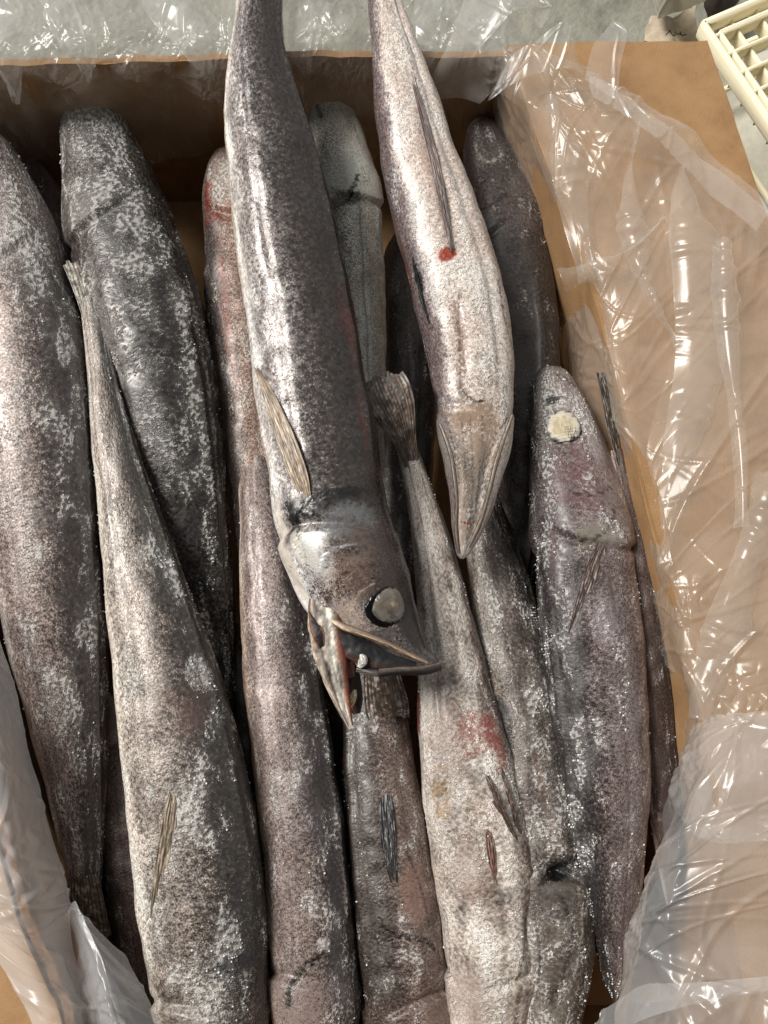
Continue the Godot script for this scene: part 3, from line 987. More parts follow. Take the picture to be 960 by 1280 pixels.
func build_fishes() -> void:
	var red := Color(0.45, 0.14, 0.10)
	var black := Color(0.07, 0.06, 0.06)
	var pale := Color(0.80, 0.77, 0.72)
	var list := [
		# 0 leftmost
		F("mauve fish against the left wall, cut off by the left edge", 62, [[-25, 165, 3, -0.05], [-22, 185, 30, -0.048], [-10, 240, 50, -0.045], [12, 330, 66, -0.042], [32, 440, 76, -0.04], [46, 560, 76, -0.04], [58, 680, 71, -0.042], [70, 780, 64, -0.045], [84, 880, 51, -0.05], [95, 970, 38, -0.056], [102, 1050, 27, -0.063], [106, 1110, 19, -0.068], [110, 1160, 8, -0.074]],
			{"back": Color(0.17, 0.155, 0.15), "flank": Color(0.55, 0.495, 0.475), "belly": Color(0.74, 0.69, 0.66), "specks": 0.45, "frost_back": 0.075, "grains": 1050, "b0": 22.0, "b1": 66.0, "v0": 85.0, "v1": 125.0,
			"marks": [ice_at(20, 300, 60, 90, 0.12), ice_at(80, 880, 20, 100, 0.04), ice_at(75, 470, 8, 12, 0.35)]}),
		# 1 big frosted head at the top left
		F("black frosted fish with blunt snout pointing to the rear wall", 48, [[113, 113, 4, -0.062], [114, 120, 22, -0.06], [116, 140, 34, -0.058], [122, 180, 44, -0.055], [138, 240, 57, -0.053], [160, 320, 70, -0.052], [182, 400, 77, -0.052], [200, 480, 75, -0.053], [218, 570, 68, -0.056], [238, 670, 54, -0.06], [256, 760, 40, -0.066], [270, 840, 26, -0.075], [280, 900, 16, -0.082]],
			{"mottle": 0.45, "back": Color(0.105, 0.098, 0.095), "flank": Color(0.31, 0.285, 0.27), "belly": Color(0.5, 0.48, 0.49), "b0": 40.0, "b1": 95.0, "frost": 0.02, "frost_back": 0.055, "grains": 2520, "gill": 0.24, "wet": 0.33,
			"marks": [ice_at(105, 160, 45, 60, 0.17), ice_at(110, 260, 30, 60, 0.12), ice_at(180, 185, 8, 14, 0.5), ice_at(160, 330, 60, 60, 0.05), ice_at(225, 400, 20, 30, 0.1), ice_at(200, 560, 14, 40, 0.12), ice_at(262, 500, 6, 140, 0.16), ice_at(215, 690, 60, 90, -0.08)]}),
		# 2 long pale fish in front of it, tail up
		F("long silvery fish at the lower left, its thin tail lying on the black fish", 58, [[272, 1375, 6, -0.052], [272, 1355, 34, -0.05], [270, 1300, 56, -0.046], [264, 1230, 70, -0.043], [254, 1140, 78, -0.04], [242, 1040, 80, -0.038], [226, 940, 76, -0.037], [207, 840, 67, -0.036], [185, 745, 55, -0.035], [163, 650, 41, -0.034], [143, 560, 28, -0.033], [130, 480, 20, -0.032], [121, 420, 16, -0.032], [114, 375, 14, -0.033]],
			{"mottle": 0.3, "back": Color(0.15, 0.14, 0.135), "flank": Color(0.55, 0.51, 0.48), "belly": Color(0.78, 0.74, 0.70), "specks": 0.45, "frost": 0.0, "frost_back": 0.03, "grains": 2240, "b0": 16.0, "b1": 66.0, "v0": 80.0, "v1": 118.0, "gill": 0.14,
			"marks": [ice_at(245, 850, 18, 22, 0.45), mark(232, 888, 26, 30, Color(0.36, 0.28, 0.26), 0.6, {"ragged": 1.4}), ice_at(265, 1200, 60, 70, 0.12), ice_at(262, 760, 8, 100, 0.14), ice_at(190, 580, 7, 50, 0.16), ice_at(210, 1000, 60, 70, 0.05), mark(285, 1190, 30, 12, Color(0.15, 0.14, 0.16), 0.7)]}),
		# 3 fish behind the top fish, red gill
		F("narrow brown fish with red gill showing left of the top fish", -70, [[284, 188, 3, -0.075], [285, 196, 20, -0.073], [288, 230, 34, -0.07], [294, 300, 40, -0.066], [304, 400, 44, -0.063], [315, 500, 42, -0.062], [322, 600, 36, -0.064], [328, 700, 28, -0.068], [334, 800, 18, -0.074]],
			{"flank": Color(0.60, 0.50, 0.45), "belly": Color(0.70, 0.62, 0.56), "specks": 0.4, "gill": 0.16,
			"marks": [ice_at(272, 235, 20, 34, 0.2), mark(262, 258, 7, 22, red, 0.7, {"ragged": 1.6}), mark(268, 285, 18, 9, red, 0.5, {"ragged": 1.8}), mark(282, 400, 8, 90, Color(0.46, 0.22, 0.17), 0.4)]}),
		# 4 the fish under the top fish head, left
		F("mauve brown fish lying under the jaw of the top fish, head at the bottom", 58, [[398, 1365, 5, -0.06], [398, 1345, 30, -0.058], [396, 1280, 50, -0.054], [391, 1180, 54, -0.051], [382, 1070, 54, -0.05], [369, 970, 54, -0.05], [356, 870, 53, -0.051], [346, 770, 49, -0.053], [336, 670, 40, -0.056], [326, 580, 28, -0.06], [318, 500, 18, -0.064]],
			{"back": Color(0.135, 0.12, 0.12), "flank": Color(0.50, 0.445, 0.43), "belly": Color(0.66, 0.58, 0.52), "specks": 0.38, "frost_back": 0.05, "grains": 630, "b0": 18.0, "b1": 62.0, "gill": 0.18,
			"marks": [mark(300, 960, 8, 120, Color(0.55, 0.42, 0.30), 0.5), ice_at(400, 1172, 8, 9, 0.5), mark(388, 1010, 16, 50, Color(0.30, 0.27, 0.29), 0.4)],
			"lines": [line([[402, 1178], [385, 1192], [370, 1212], [366, 1240]], 4, black, 0.9), line([[428, 1160], [426, 1090], [420, 1030]], 3, pale, 0.5, 0.7)]}),
		# 5 the top fish
		F("shiny whole fish lying on top of the pile with open mouth and cloudy eye", 58, [[549, 834, 4, -0.006], [540, 830, 11, -0.006], [518, 818, 25, -0.006], [488, 792, 50, -0.006], [457, 753, 71, -0.006], [431, 700, 77, -0.005], [414, 640, 78, -0.004], [404, 570, 77, -0.003], [390, 490, 76, -0.002], [376, 400, 73, 0.0], [361, 310, 68, 0.003], [345, 220, 60, 0.008], [331, 140, 49, 0.013], [323, 80, 37, 0.017], [323, 30, 29, 0.02], [326, -20, 27, 0.022], [326, -60, 30, 0.023]],
			{"frost": -0.25, "mottle": 0.25, "back": Color(0.13, 0.112, 0.105), "flank": Color(0.52, 0.49, 0.485), "belly": Color(0.86, 0.83, 0.81), "specks": 0.34, "b0": 34.0, "b1": 100.0, "v0": 88.0, "v1": 132.0, "wet": 0.3, "rings": 360, "round": 120, "gill": 0.235, "flat": 0.86, "lumps": 0.8,
			"marks": [mark(395, 643, 40, 15, black, 0.95), mark(370, 668, 10, 26, black, 0.95), mark(430, 632, 34, 8, black, 0.7), mark(440, 662, 44, 26, Color(0.40, 0.41, 0.42), 0.8, {"rough": 0.28}), mark(398, 700, 26, 36, Color(0.74, 0.75, 0.74), 0.85, {"rough": 0.25, "ragged": 0.9}), mark(430, 730, 34, 40, Color(0.60, 0.52, 0.48), 0.75, {"ragged": 1.2}),
				mark(428, 738, 30, 38, Color(0.17, 0.11, 0.095), 0.95, {"ragged": 2.6}), mark(455, 700, 20, 22, Color(0.70, 0.66, 0.63), 0.7, {"ragged": 2.6}), mark(412, 715, 14, 26, Color(0.86, 0.85, 0.83), 0.8, {"ragged": 2.2, "rough": 0.25}), mark(472, 738, 16, 24, Color(0.16, 0.12, 0.11), 0.8, {"ragged": 2.6}), mark(470, 690, 44, 34, Color(0.27, 0.22, 0.20), 0.7, {"ragged": 1.0}), mark(455, 735, 24, 30, Color(0.48, 0.41, 0.37), 0.6, {"ragged": 1.6}), mark(440, 770, 20, 20, Color(0.76, 0.70, 0.65), 0.7, {"ragged": 1.4}), mark(515, 775, 26, 40, Color(0.19, 0.175, 0.18), 0.8), mark(480, 802, 26, 12, Color(0.33, 0.31, 0.31), 0.7),
				mark(497, 740, 44, 40, Color(0.24, 0.21, 0.20), 0.5, {"ragged": 1.0}), mark(360, 700, 14, 60, Color(0.82, 0.78, 0.73), 0.7), mark(376, 690, 8, 26, Color(0.86, 0.84, 0.80), 0.7, {"rough": 0.25}),
				mark(438, 425, 12, 40, Color(0.42, 0.14, 0.10), 0.3, {"ragged": 1.6}), mark(460, 560, 6, 40, Color(0.36, 0.15, 0.11), 0.35, {"ragged": 1.6}), mark(318, 590, 6, 40, Color(0.62, 0.36, 0.28), 0.4), mark(286, 250, 8, 120, Color(0.66, 0.58, 0.46), 0.5)],
			"lines": [line([[410, 775], [420, 745], [440, 722], [470, 715]], 2.5, Color(0.16, 0.11, 0.10), 0.9, 0.0), line([[470, 735], [455, 745], [448, 765], [458, 785]], 2, Color(0.72, 0.66, 0.60), 0.9, 0.6), line([[500, 700], [516, 730], [528, 770], [540, 815]], 3, Color(0.13, 0.11, 0.11), 0.9, 0.1), line([[450, 800], [480, 806], [510, 820]], 2, Color(0.12, 0.10, 0.10), 0.9, 0.0), line([[478, 660], [500, 712], [512, 745]], 2, Color(0.42, 0.37, 0.35), 0.8, 0.4),
				line([[362, 690], [372, 662], [392, 640], [420, 628], [452, 634]], 5, black, 0.8), line([[404, 730], [414, 706], [432, 695], [446, 693]], 3, Color(0.70, 0.72, 0.74), 0.6, 0.8), line([[430, 790], [450, 785], [478, 800], [520, 818]], 2.5, Color(0.68, 0.60, 0.52), 0.6, 0.7),
				line([[372, 700], [378, 680], [390, 664]], 2.5, pale, 0.8, 0.8), line([[366, 720], [372, 690]], 2, pale, 0.8, 0.8), line([[436, 752], [446, 770], [462, 784], [480, 790]], 2, Color(0.75, 0.66, 0.6), 0.7, 0.7), line([[300, 20], [305, 90], [318, 160]], 2.5, Color(0.24, 0.21, 0.24), 0.7, 0.2)],
			"pits": [[397, 793, 8, 12, -0.007], [384, 756, 6, 16, -0.003], [468, 828, 22, 9, -0.005]]}),
		# 6 grey head behind the top fish, snout up
		F("pale grey-green fish with parted jaws between the two top fish", -60, [[406, 106, 3, -0.061], [408, 112, 13, -0.059], [412, 130, 24, -0.05], [420, 170, 34, -0.053], [432, 240, 43, -0.051], [438, 320, 44, -0.051], [444, 410, 42, -0.053], [452, 500, 34, -0.05], [460, 580, 22, -0.061], [467, 650, 9, -0.06]],
			{"back": Color(0.26, 0.25, 0.24), "flank": Color(0.78, 0.77, 0.74), "belly": Color(0.80, 0.78, 0.75), "specks": 0.3, "gill": 0.30, "wet": 0.45,
			"marks": [mark(428, 240, 22, 30, Color(0.60, 0.62, 0.60), 0.5), mark(398, 150, 8, 14, Color(0.6, 0.68, 0.72), 0.5), mark(432, 268, 20, 8, Color(0.25, 0.24, 0.23), 0.7)],
			"lines": [line([[394, 118], [398, 140], [406, 158]], 3.5, black, 0.9), line([[410, 118], [428, 150], [446, 200], [452, 240]], 2.5, Color(0.72, 0.72, 0.68), 0.7, 0.8), line([[420, 116], [438, 150], [452, 196]], 2, Color(0.30, 0.29, 0.28), 0.7, 0.2), line([[415, 280], [435, 270], [447, 240]], 3, black, 0.7)]}),
		# 7 belly up on the right
		F("pale speckled fish lying belly up with chin pointing down and a red vent", -146, [[577, 698, 3, -0.012], [578, 690, 10, -0.011], [584, 660, 22, -0.01], [591, 610, 35, -0.008], [594, 560, 46, -0.006], [593, 510, 53, -0.004], [588, 450, 58, -0.002], [578, 390, 61, 0.0], [563, 330, 59, 0.002], [545, 270, 56, 0.006], [527, 210, 50, 0.010], [510, 140, 42, 0.014], [497, 80, 32, 0.018], [485, 20, 22, 0.02], [474, -30, 16, 0.022], [468, -60, 14, 0.023]],
			{"back": Color(0.22, 0.20, 0.22), "flank": Color(0.50, 0.46, 0.47), "belly": Color(0.76, 0.715, 0.685), "speck": Color(0.30, 0.23, 0.21), "specks": 0.52, "b0": 20.0, "b1": 80.0, "v0": 88.0, "v1": 124.0, "lateral": 0.0, "wet": 0.34, "gill": 0.235, "rings": 300, "round": 100, "flat": 0.8, "step": 0.35,
			"marks": [mark(590, 530, 26, 16, Color(0.68, 0.56, 0.46), 0.5), mark(588, 595, 34, 100, Color(0.46, 0.41, 0.375), 0.75, {"ragged": 1.3}), mark(600, 560, 20, 40, Color(0.62, 0.55, 0.49), 0.6, {"ragged": 1.6}), mark(578, 630, 10, 50, Color(0.60, 0.54, 0.49), 0.6, {"ragged": 1.6}), mark(592, 540, 30, 18, Color(0.55, 0.46, 0.39), 0.6, {"ragged": 1.6}), mark(545, 560, 12, 40, Color(0.55, 0.53, 0.51), 0.6), mark(583, 440, 6, 50, Color(0.50, 0.40, 0.36), 0.7, {"ragged": 1.4}), mark(567, 335, 12, 9, Color(0.55, 0.2, 0.13), 0.95, {"ragged": 0.3, "rise": 0.35}),
				mark(525, 360, 8, 24, black, 0.8), mark(538, 505, 14, 14, black, 0.75), mark(505, 330, 8, 40, Color(0.45, 0.2, 0.15), 0.5), mark(548, 230, 10, 80, Color(0.55, 0.43, 0.38), 0.3)],
			"lines": [line([[486, 10], [505, 60], [522, 110], [538, 170], [552, 230], [562, 290], [566, 325]], 4, Color(0.25, 0.19, 0.18), 0.85, 0.1), line([[582, 380], [580, 430], [577, 470], [578, 500]], 2.5, Color(0.30, 0.22, 0.19), 0.8, 0.1), line([[536, 500], [556, 530], [568, 570], [572, 610], [568, 650], [568, 690]], 2.5, black, 0.8, 0.1), line([[644, 520], [622, 550], [610, 590], [604, 640], [590, 680]], 2.5, Color(0.2, 0.16, 0.14), 0.8, 0.1),
				line([[634, 540], [618, 575], [610, 625], [598, 668]], 2.5, Color(0.78, 0.7, 0.63), 0.8, 0.8), line([[556, 520], [574, 560], [578, 610], [574, 660]], 2.5, Color(0.74, 0.67, 0.6), 0.8, 0.8), line([[570, 512], [586, 560], [586, 620], [580, 665]], 2, Color(0.30, 0.25, 0.22), 0.6, 0.2), line([[615, 515], [600, 560], [597, 610], [588, 660]], 2, Color(0.32, 0.27, 0.23), 0.6, 0.2),
				line([[590, 530], [592, 580], [590, 630], [583, 680]], 2, Color(0.25, 0.21, 0.19), 0.9, 0.0), line([[580, 540], [583, 590], [580, 640]], 1.6, Color(0.25, 0.21, 0.19), 0.9, 0.0), line([[604, 530], [601, 580], [595, 640]], 1.6, Color(0.25, 0.21, 0.19), 0.9, 0.0), line([[616, 540], [608, 580], [602, 620]], 1.6, Color(0.74, 0.68, 0.61), 0.8, 0.7),
				line([[575, 656], [586, 658], [594, 654]], 1.5, red, 0.8, 0.2), line([[580, 500], [595, 513], [604, 512]], 1.8, black, 0.7, 0.1), line([[626, 362], [634, 400], [644, 440]], 3, Color(0.25, 0.17, 0.16), 0.7, 0.2)],
			"pits": [[556, 640, 8, 50, -0.003], [607, 600, 7, 50, -0.0025], [582, 440, 8, 60, -0.0018], [552, 230, 6, 110, -0.0014]]}),
		# 8 dark head behind it on the right
		F("dark fish with frosted snout in the rear right corner beside the film", 20, [[601, 146, 3, -0.06], [602, 152, 14, -0.058], [606, 175, 27, -0.055], [616, 220, 38, -0.052], [632, 290, 49, -0.05], [645, 370, 52, -0.05], [654, 450, 50, -0.052], [656, 530, 44, -0.056], [652, 620, 36, -0.062], [646, 710, 26, -0.07], [640, 780, 16, -0.078]],
			{"mottle": 0.4, "back": Color(0.19, 0.175, 0.17), "flank": Color(0.42, 0.37, 0.36), "belly": Color(0.5, 0.45, 0.44), "specks": 0.5, "frost": -0.02, "grains": 700, "gill": 0.27, "wet": 0.4,
			"marks": [ice_at(605, 200, 26, 30, 0.10), ice_at(640, 250, 16, 50, 0.08), mark(612, 310, 26, 24, Color(0.34, 0.35, 0.36), 0.6)],
			"lines": [line([[580, 190], [590, 168], [602, 158]], 3, pale, 0.5, 0.8), line([[600, 196], [606, 214], [622, 220], [632, 210]], 3, pale, 0.5, 0.8), line([[596, 285], [620, 278], [640, 262]], 2.5, black, 0.7)]}),
		# 9 speckled fish lying belly up in the middle bottom, tail at the centre
		F("speckled fish belly up in the lower middle, its ragged tail at the centre", 150, [[603, 1350, 5, -0.06], [604, 1330, 26, -0.058], [608, 1290, 42, -0.054], [613, 1220, 54, -0.05], [612, 1140, 63, -0.047], [602, 1060, 67, -0.045], [586, 970, 63, -0.043], [570, 880, 53, -0.041], [558, 790, 40, -0.039], [544, 700, 30, -0.038], [528, 630, 21, -0.036], [515, 580, 16, -0.034], [504, 545, 14, -0.032]],
			{"mottle": 0.7, "back": Color(0.15, 0.13, 0.125), "flank": Color(0.44, 0.375, 0.345), "belly": Color(0.70, 0.66, 0.63), "speck": Color(0.25, 0.19, 0.17), "specks": 0.47, "v0": 70.0, "v1": 130.0, "frost": 0.03, "grains": 2100, "gill": 0.17, "lateral": 0.0,
			"marks": [ice_at(560, 1000, 30, 90, 0.08), mark(552, 985, 11, 22, Color(0.56, 0.42, 0.25), 0.6, {"ragged": 2.2}), mark(600, 915, 26, 20, Color(0.46, 0.22, 0.19), 0.6, {"ragged": 2.4}), mark(620, 925, 12, 26, Color(0.46, 0.22, 0.19), 0.5, {"ragged": 2.4}), mark(515, 890, 10, 30, Color(0.35, 0.12, 0.1), 0.7), mark(560, 920, 26, 60, Color(0.42, 0.34, 0.31), 0.4), mark(590, 1080, 30, 40, Color(0.40, 0.31, 0.28), 0.4), mark(590, 1230, 30, 40, Color(0.5, 0.42, 0.39), 0.4), ice_at(620, 1240, 20, 40, 0.12)],
			"lines": [line([[556, 1130], [566, 1180], [562, 1240], [566, 1290]], 3, black, 0.7), line([[672, 1120], [655, 1160], [645, 1210], [640, 1270]], 4, black, 0.7), line([[655, 1160], [640, 1220], [635, 1280]], 3, Color(0.72, 0.66, 0.55), 0.6, 0.8)],
			"pits": [[660, 1150, 8, 24, -0.004], [610, 1060, 8, 60, -0.0015]]}),
		# 10 grey frosted fish right of it
		F("grey frosted fish with a dark gill slit between the speckled fish and the eyed fish", 75, [[672, 1340, 5, -0.058], [676, 1320, 26, -0.056], [684, 1260, 42, -0.052], [690, 1180, 50, -0.049], [688, 1090, 53, -0.047], [676, 1000, 52, -0.047], [660, 910, 50, -0.048], [642, 820, 47, -0.05], [624, 740, 40, -0.053], [606, 660, 28, -0.057], [594, 600, 18, -0.06]],
			{"mottle": 0.6, "back": Color(0.15, 0.14, 0.13), "flank": Color(0.38, 0.345, 0.32), "belly": Color(0.55, 0.50, 0.46), "specks": 0.5, "frost": 0.085, "grains": 2940, "gill": 0.34,
			"marks": [mark(632, 910, 12, 40, black, 0.6), mark(702, 1084, 22, 9, Color(0.03, 0.03, 0.03), 0.95), mark(690, 1120, 30, 20, Color(0.25, 0.22, 0.21), 0.5), ice_at(715, 1000, 12, 100, 0.1)],
			"lines": [line([[668, 940], [684, 1000], [694, 1050]], 2.5, Color(0.40, 0.22, 0.18), 0.5, 0.2), line([[652, 880], [676, 980], [688, 1040]], 2, pale, 0.5, 0.8), line([[680, 1096], [700, 1082], [722, 1066]], 5, black, 0.95), line([[700, 1110], [712, 1150], [706, 1200], [690, 1240]], 3, black, 0.9, 0.0), line([[718, 1100], [724, 1150], [716, 1210]], 3, pale, 0.7, 0.8), line([[672, 1130], [680, 1180], [676, 1240]], 2.5, black, 0.7, 0.0)],
			"pits": [[703, 1082, 22, 12, -0.008]]}),
		# 11 the fish with the cream eye
		F("mauve fish by the right wall with a round cream eye and frosted snout", -62, [[688, 464, 4, -0.04], [689, 470, 22, -0.038], [694, 495, 34, -0.035], [704, 540, 46, -0.032], [716, 600, 58, -0.03], [727, 680, 64, -0.029], [738, 780, 67, -0.029], [748, 880, 63, -0.03], [757, 980, 55, -0.032], [762, 1070, 43, -0.038], [765, 1130, 31, -0.044], [767, 1180, 22, -0.051], [768, 1220, 14, -0.058], [769, 1250, 3, -0.064]],
			{"mottle": 0.35, "back": Color(0.10, 0.092, 0.092), "flank": Color(0.47, 0.42, 0.415), "belly": Color(0.60, 0.53, 0.50), "specks": 0.40, "b0": 22.0, "b1": 70.0, "frost": 0.01, "frost_back": 0.05, "grains": 2520, "gill": 0.295, "wet": 0.42,
			"marks": [ice_at(700, 500, 34, 40, 0.13), ice_at(735, 525, 16, 30, 0.2), ice_at(676, 780, 10, 300, 0.06), mark(716, 612, 26, 34, Color(0.36, 0.22, 0.23), 0.5, {"ragged": 2.4}), mark(705, 720, 14, 40, Color(0.28, 0.17, 0.18), 0.5, {"ragged": 2.2}), mark(745, 680, 22, 16, Color(0.45, 0.43, 0.38), 0.6), mark(696, 512, 12, 5, black, 0.7), mark(760, 780, 16, 30, Color(0.62, 0.58, 0.60), 0.5)],
			"lines": [line([[700, 478], [728, 496], [748, 530]], 2.5, black, 0.7), line([[712, 660], [722, 678], [740, 684], [760, 668], [768, 640]], 2.5, black, 0.7), line([[722, 630], [748, 628], [766, 616]], 2, black, 0.5)]}),
		# 12 thin one at the wall
		F("thin dark fish squeezed between the eyed fish and the right wall", 60, [[838, 1130, 4, -0.055], [834, 1060, 15, -0.050], [828, 985, 19, -0.045], [820, 900, 21, -0.038], [811, 800, 21, -0.033], [800, 700, 18, -0.028], [786, 625, 14, -0.025], [774, 562, 12, -0.021]],
			{"back": Color(0.17, 0.14, 0.13), "flank": Color(0.33, 0.26, 0.24), "specks": 0.5, "grains": 280, "rings": 140, "round": 40}),
		# 13 bottom middle
		F("brownish fish with a dark pectoral fin, below the open mouth of the top fish", -50, [[512, 1370, 5, -0.066], [512, 1350, 30, -0.063], [510, 1290, 48, -0.058], [503, 1200, 53, -0.055], [491, 1100, 54, -0.054], [478, 1000, 51, -0.055], [470, 910, 44, -0.058], [468, 830, 32, -0.064], [468, 770, 20, -0.07]],
			{"mottle": 0.4, "back": Color(0.15, 0.13, 0.12), "flank": Color(0.47, 0.40, 0.37), "belly": Color(0.6, 0.52, 0.48), "specks": 0.46, "grains": 840, "frost": 0.005, "gill": 0.22,
			"marks": [mark(515, 1110, 20, 40, Color(0.60, 0.47, 0.43), 0.5), ice_at(500, 1200, 40, 60, 0.05), mark(450, 1060, 14, 90, Color(0.25, 0.2, 0.18), 0.4)],
			"lines": [line([[478, 1150], [500, 1160], [528, 1168], [540, 1180]], 3.5, black, 0.8), line([[505, 1060], [524, 1110], [532, 1150]], 2.5, black, 0.5)]}),
		# 14.. lower layer, glimpsed in the gaps
		F("fish tail glimpsed low between the leftmost and the black fish", 30, [[40, 200, 6, -0.092], [52, 240, 22, -0.092], [72, 320, 34, -0.092], [92, 420, 36, -0.094], [110, 560, 34, -0.097], [124, 700, 26, -0.102]],
			{"frost": 0.01, "rings": 120, "round": 40}),
		F("pale fish flank glimpsed low beside the long silvery fish", -80, [[120, 860, 6, -0.082], [136, 900, 24, -0.080], [152, 980, 34, -0.078], [164, 1080, 34, -0.080], [176, 1180, 28, -0.084], [186, 1260, 18, -0.090]],
			{"rings": 120, "round": 40, "belly": Color(0.7, 0.64, 0.6)}),
		F("fish low in the gap beside the top fish", 10, [[500, 290, 6, -0.097], [505, 330, 30, -0.097], [510, 430, 40, -0.097], [508, 540, 40, -0.100], [500, 660, 38, -0.104], [492, 780, 30, -0.110]],
			{"rings": 120, "round": 40}),
		F("fish low in the gap left of the eyed fish", 10, [[640, 560, 8, -0.102], [650, 640, 34, -0.102], [664, 760, 40, -0.102], [690, 900, 40, -0.104], [716, 1040, 36, -0.107], [736, 1160, 26, -0.112]],
			{"rings": 120, "round": 40}),
		F("fish low in the gap right of the long silvery fish", 10, [[300, 780, 8, -0.102], [300, 860, 34, -0.102], [310, 1000, 40, -0.102], [330, 1140, 40, -0.102], [340, 1290, 36, -0.104]],
			{"rings": 120, "round": 40}),
		F("fish low in the gap at the bottom middle", 10, [[450, 740, 14, -0.112], [440, 830, 46, -0.107], [430, 980, 44, -0.107], [445, 1120, 40, -0.107], [455, 1290, 40, -0.107]],
			{"rings": 120, "round": 40}),
	]
	for k in list.size():
		list[k] = prepare(list[k])
	catch_all.resize(list.size())
	var job := WorkerThreadPool.add_group_task(func(k: int) -> void: paint(k, list), list.size())
	WorkerThreadPool.wait_for_group_task_completion(job)
	var made := []
	for k in list.size():
		made.append(build_fish(k, list[k]))

	var brown := Color(0.20, 0.15, 0.13)
	# pectoral, pelvic and tail fins
	var rows_1 := [[386, 630, 5, -0.003], [377, 604, 12, 0.0012], [366, 572, 15, 0.0024], [351, 532, 13, 0.0024], [335, 492, 8, 0.0016], [320, 458, 2, 0.0006]]
	fin(made[5], "pectoral_fin", laid(list[5], rows_1), Color(0.66, 0.61, 0.54), Color(0.50, 0.42, 0.36), 7, slope_of(list[5], rows_1[2]), 1)
	var rows_3 := [[217, 985, 3, -0.002], [214, 1008, 7, 0.0002], [207, 1060, 9, 0.0003], [199, 1110, 8, 0.0003], [193, 1145, 4, 0.0]]
	fin(made[2], "pectoral_fin", laid(list[2], rows_3), Color(0.60, 0.55, 0.48), Color(0.48, 0.42, 0.36), 5, slope_of(list[2], rows_3[2]), 3)
	var rows_8 := [[752, 680, 5, -0.002], [744, 706, 11, 0.0002], [732, 745, 12, 0.0004], [716, 790, 7, 0.0003]]
	fin(made[11], "pectoral_fin", laid(list[11], rows_8), Color(0.30, 0.245, 0.235), Color(0.44, 0.375, 0.35), 7, slope_of(list[11], rows_8[2]), 8)
	var rows_9 := [[480, 980, 5, -0.002], [482, 1010, 9, 0.0002], [486, 1055, 9, 0.0003], [492, 1100, 4, 0.0]]
	fin(made[13], "pectoral_fin", laid(list[13], rows_9), Color(0.14, 0.14, 0.145), Color(0.24, 0.23, 0.23), 6, slope_of(list[13], rows_9[2]), 9)
	var rows_11 := [[604, 962, 3, -0.002], [616, 992, 7, 0.0002], [632, 1026, 6, 0.0003], [648, 1056, 2, 0.0]]
	fin(made[9], "pelvic_fin", laid(list[9], rows_11), Color(0.24, 0.19, 0.17), Color(0.36, 0.29, 0.26), 4, slope_of(list[9], rows_11[2]), 11)
	var rows_12 := [[624, 955, 2, -0.002], [636, 996, 5, 0.0002], [650, 1046, 3, 0.0]]
	fin(made[9], "pelvic_fin", laid(list[9], rows_12), Color(0.24, 0.19, 0.17), Color(0.36, 0.29, 0.26), 3, slope_of(list[9], rows_12[2]), 12)
	var rows_13 := [[609, 1028, 2, -0.002], [613, 1060, 5, 0.0], [620, 1108, 2, -0.0005]]
	fin(made[9], "anal_fin", laid(list[9], rows_13), Color(0.38, 0.27, 0.235), Color(0.48, 0.38, 0.34), 3, slope_of(list[9], rows_13[2]), 13)
	var rows_14 := [[516, 322, 3, -0.002], [521, 345, 9, 0.0004], [529, 375, 10, 0.0006], [536, 402, 4, 0.0003]]
	fin(made[7], "pelvic_fin", laid(list[7], rows_14), Color(0.09, 0.09, 0.09), Color(0.26, 0.255, 0.25), 5, slope_of(list[7], rows_14[2]), 14)
	var rows_15 := [[510, 75, 2, -0.001], [530, 150, 4, 0.0002], [548, 225, 5, 0.0002], [565, 315, 2, 0.0]]
	fin(made[7], "anal_fin", laid(list[7], rows_15), Color(0.36, 0.31, 0.31), Color(0.50, 0.44, 0.42), 4, slope_of(list[7], rows_15[2]), 15)
	fin(made[9], "tail_fin", [[519, 598, 9, -0.034], [511, 566, 12, -0.0265], [502, 538, 21, -0.0185], [492, 512, 32, -0.012], [481, 488, 36, -0.010], [474, 470, 33, -0.011]], Color(0.50, 0.45, 0.415), Color(0.26, 0.225, 0.205), 14, 0, 5)
	fin(made[5], "dorsal_fin", [[386, 200, 6, 0.02], [408, 290, 6, 0.016], [426, 380, 5, 0.012], [442, 470, 5, 0.01], [452, 540, 3, 0.008]], brown, Color(0.33, 0.28, 0.26), 4, -50, 2)
	fin(made[2], "tail_fin", [[116, 395, 13, -0.030], [112, 370, 17, -0.030], [106, 345, 20, -0.031], [100, 325, 22, -0.034]], Color(0.42, 0.40, 0.37), Color(0.68, 0.66, 0.62), 9, 10, 4)
	fin(made[12], "tail_fin", [[778, 582, 9, -0.021], [769, 545, 12, -0.016], [760, 505, 12, -0.013], [751, 466, 10, -0.011]], Color(0.20, 0.18, 0.17), Color(0.55, 0.53, 0.50), 7, 35, 6)
	fin(made[0], "tail_fin", [[105, 1095, 17, -0.054], [108, 1130, 22, -0.053], [112, 1178, 27, -0.056]], Color(0.20, 0.17, 0.14), Color(0.34, 0.29, 0.22), 10, 0, 7)
	fin(made[13], "tail_fin", [[474, 820, 20, -0.05], [478, 850, 26, -0.046], [484, 885, 30, -0.044], [488, 905, 26, -0.044]], Color(0.24, 0.19, 0.16), Color(0.36, 0.30, 0.26), 12, 0, 10)
	# the mouth of the top fish
	var gap := Color(0.06, 0.05, 0.05)
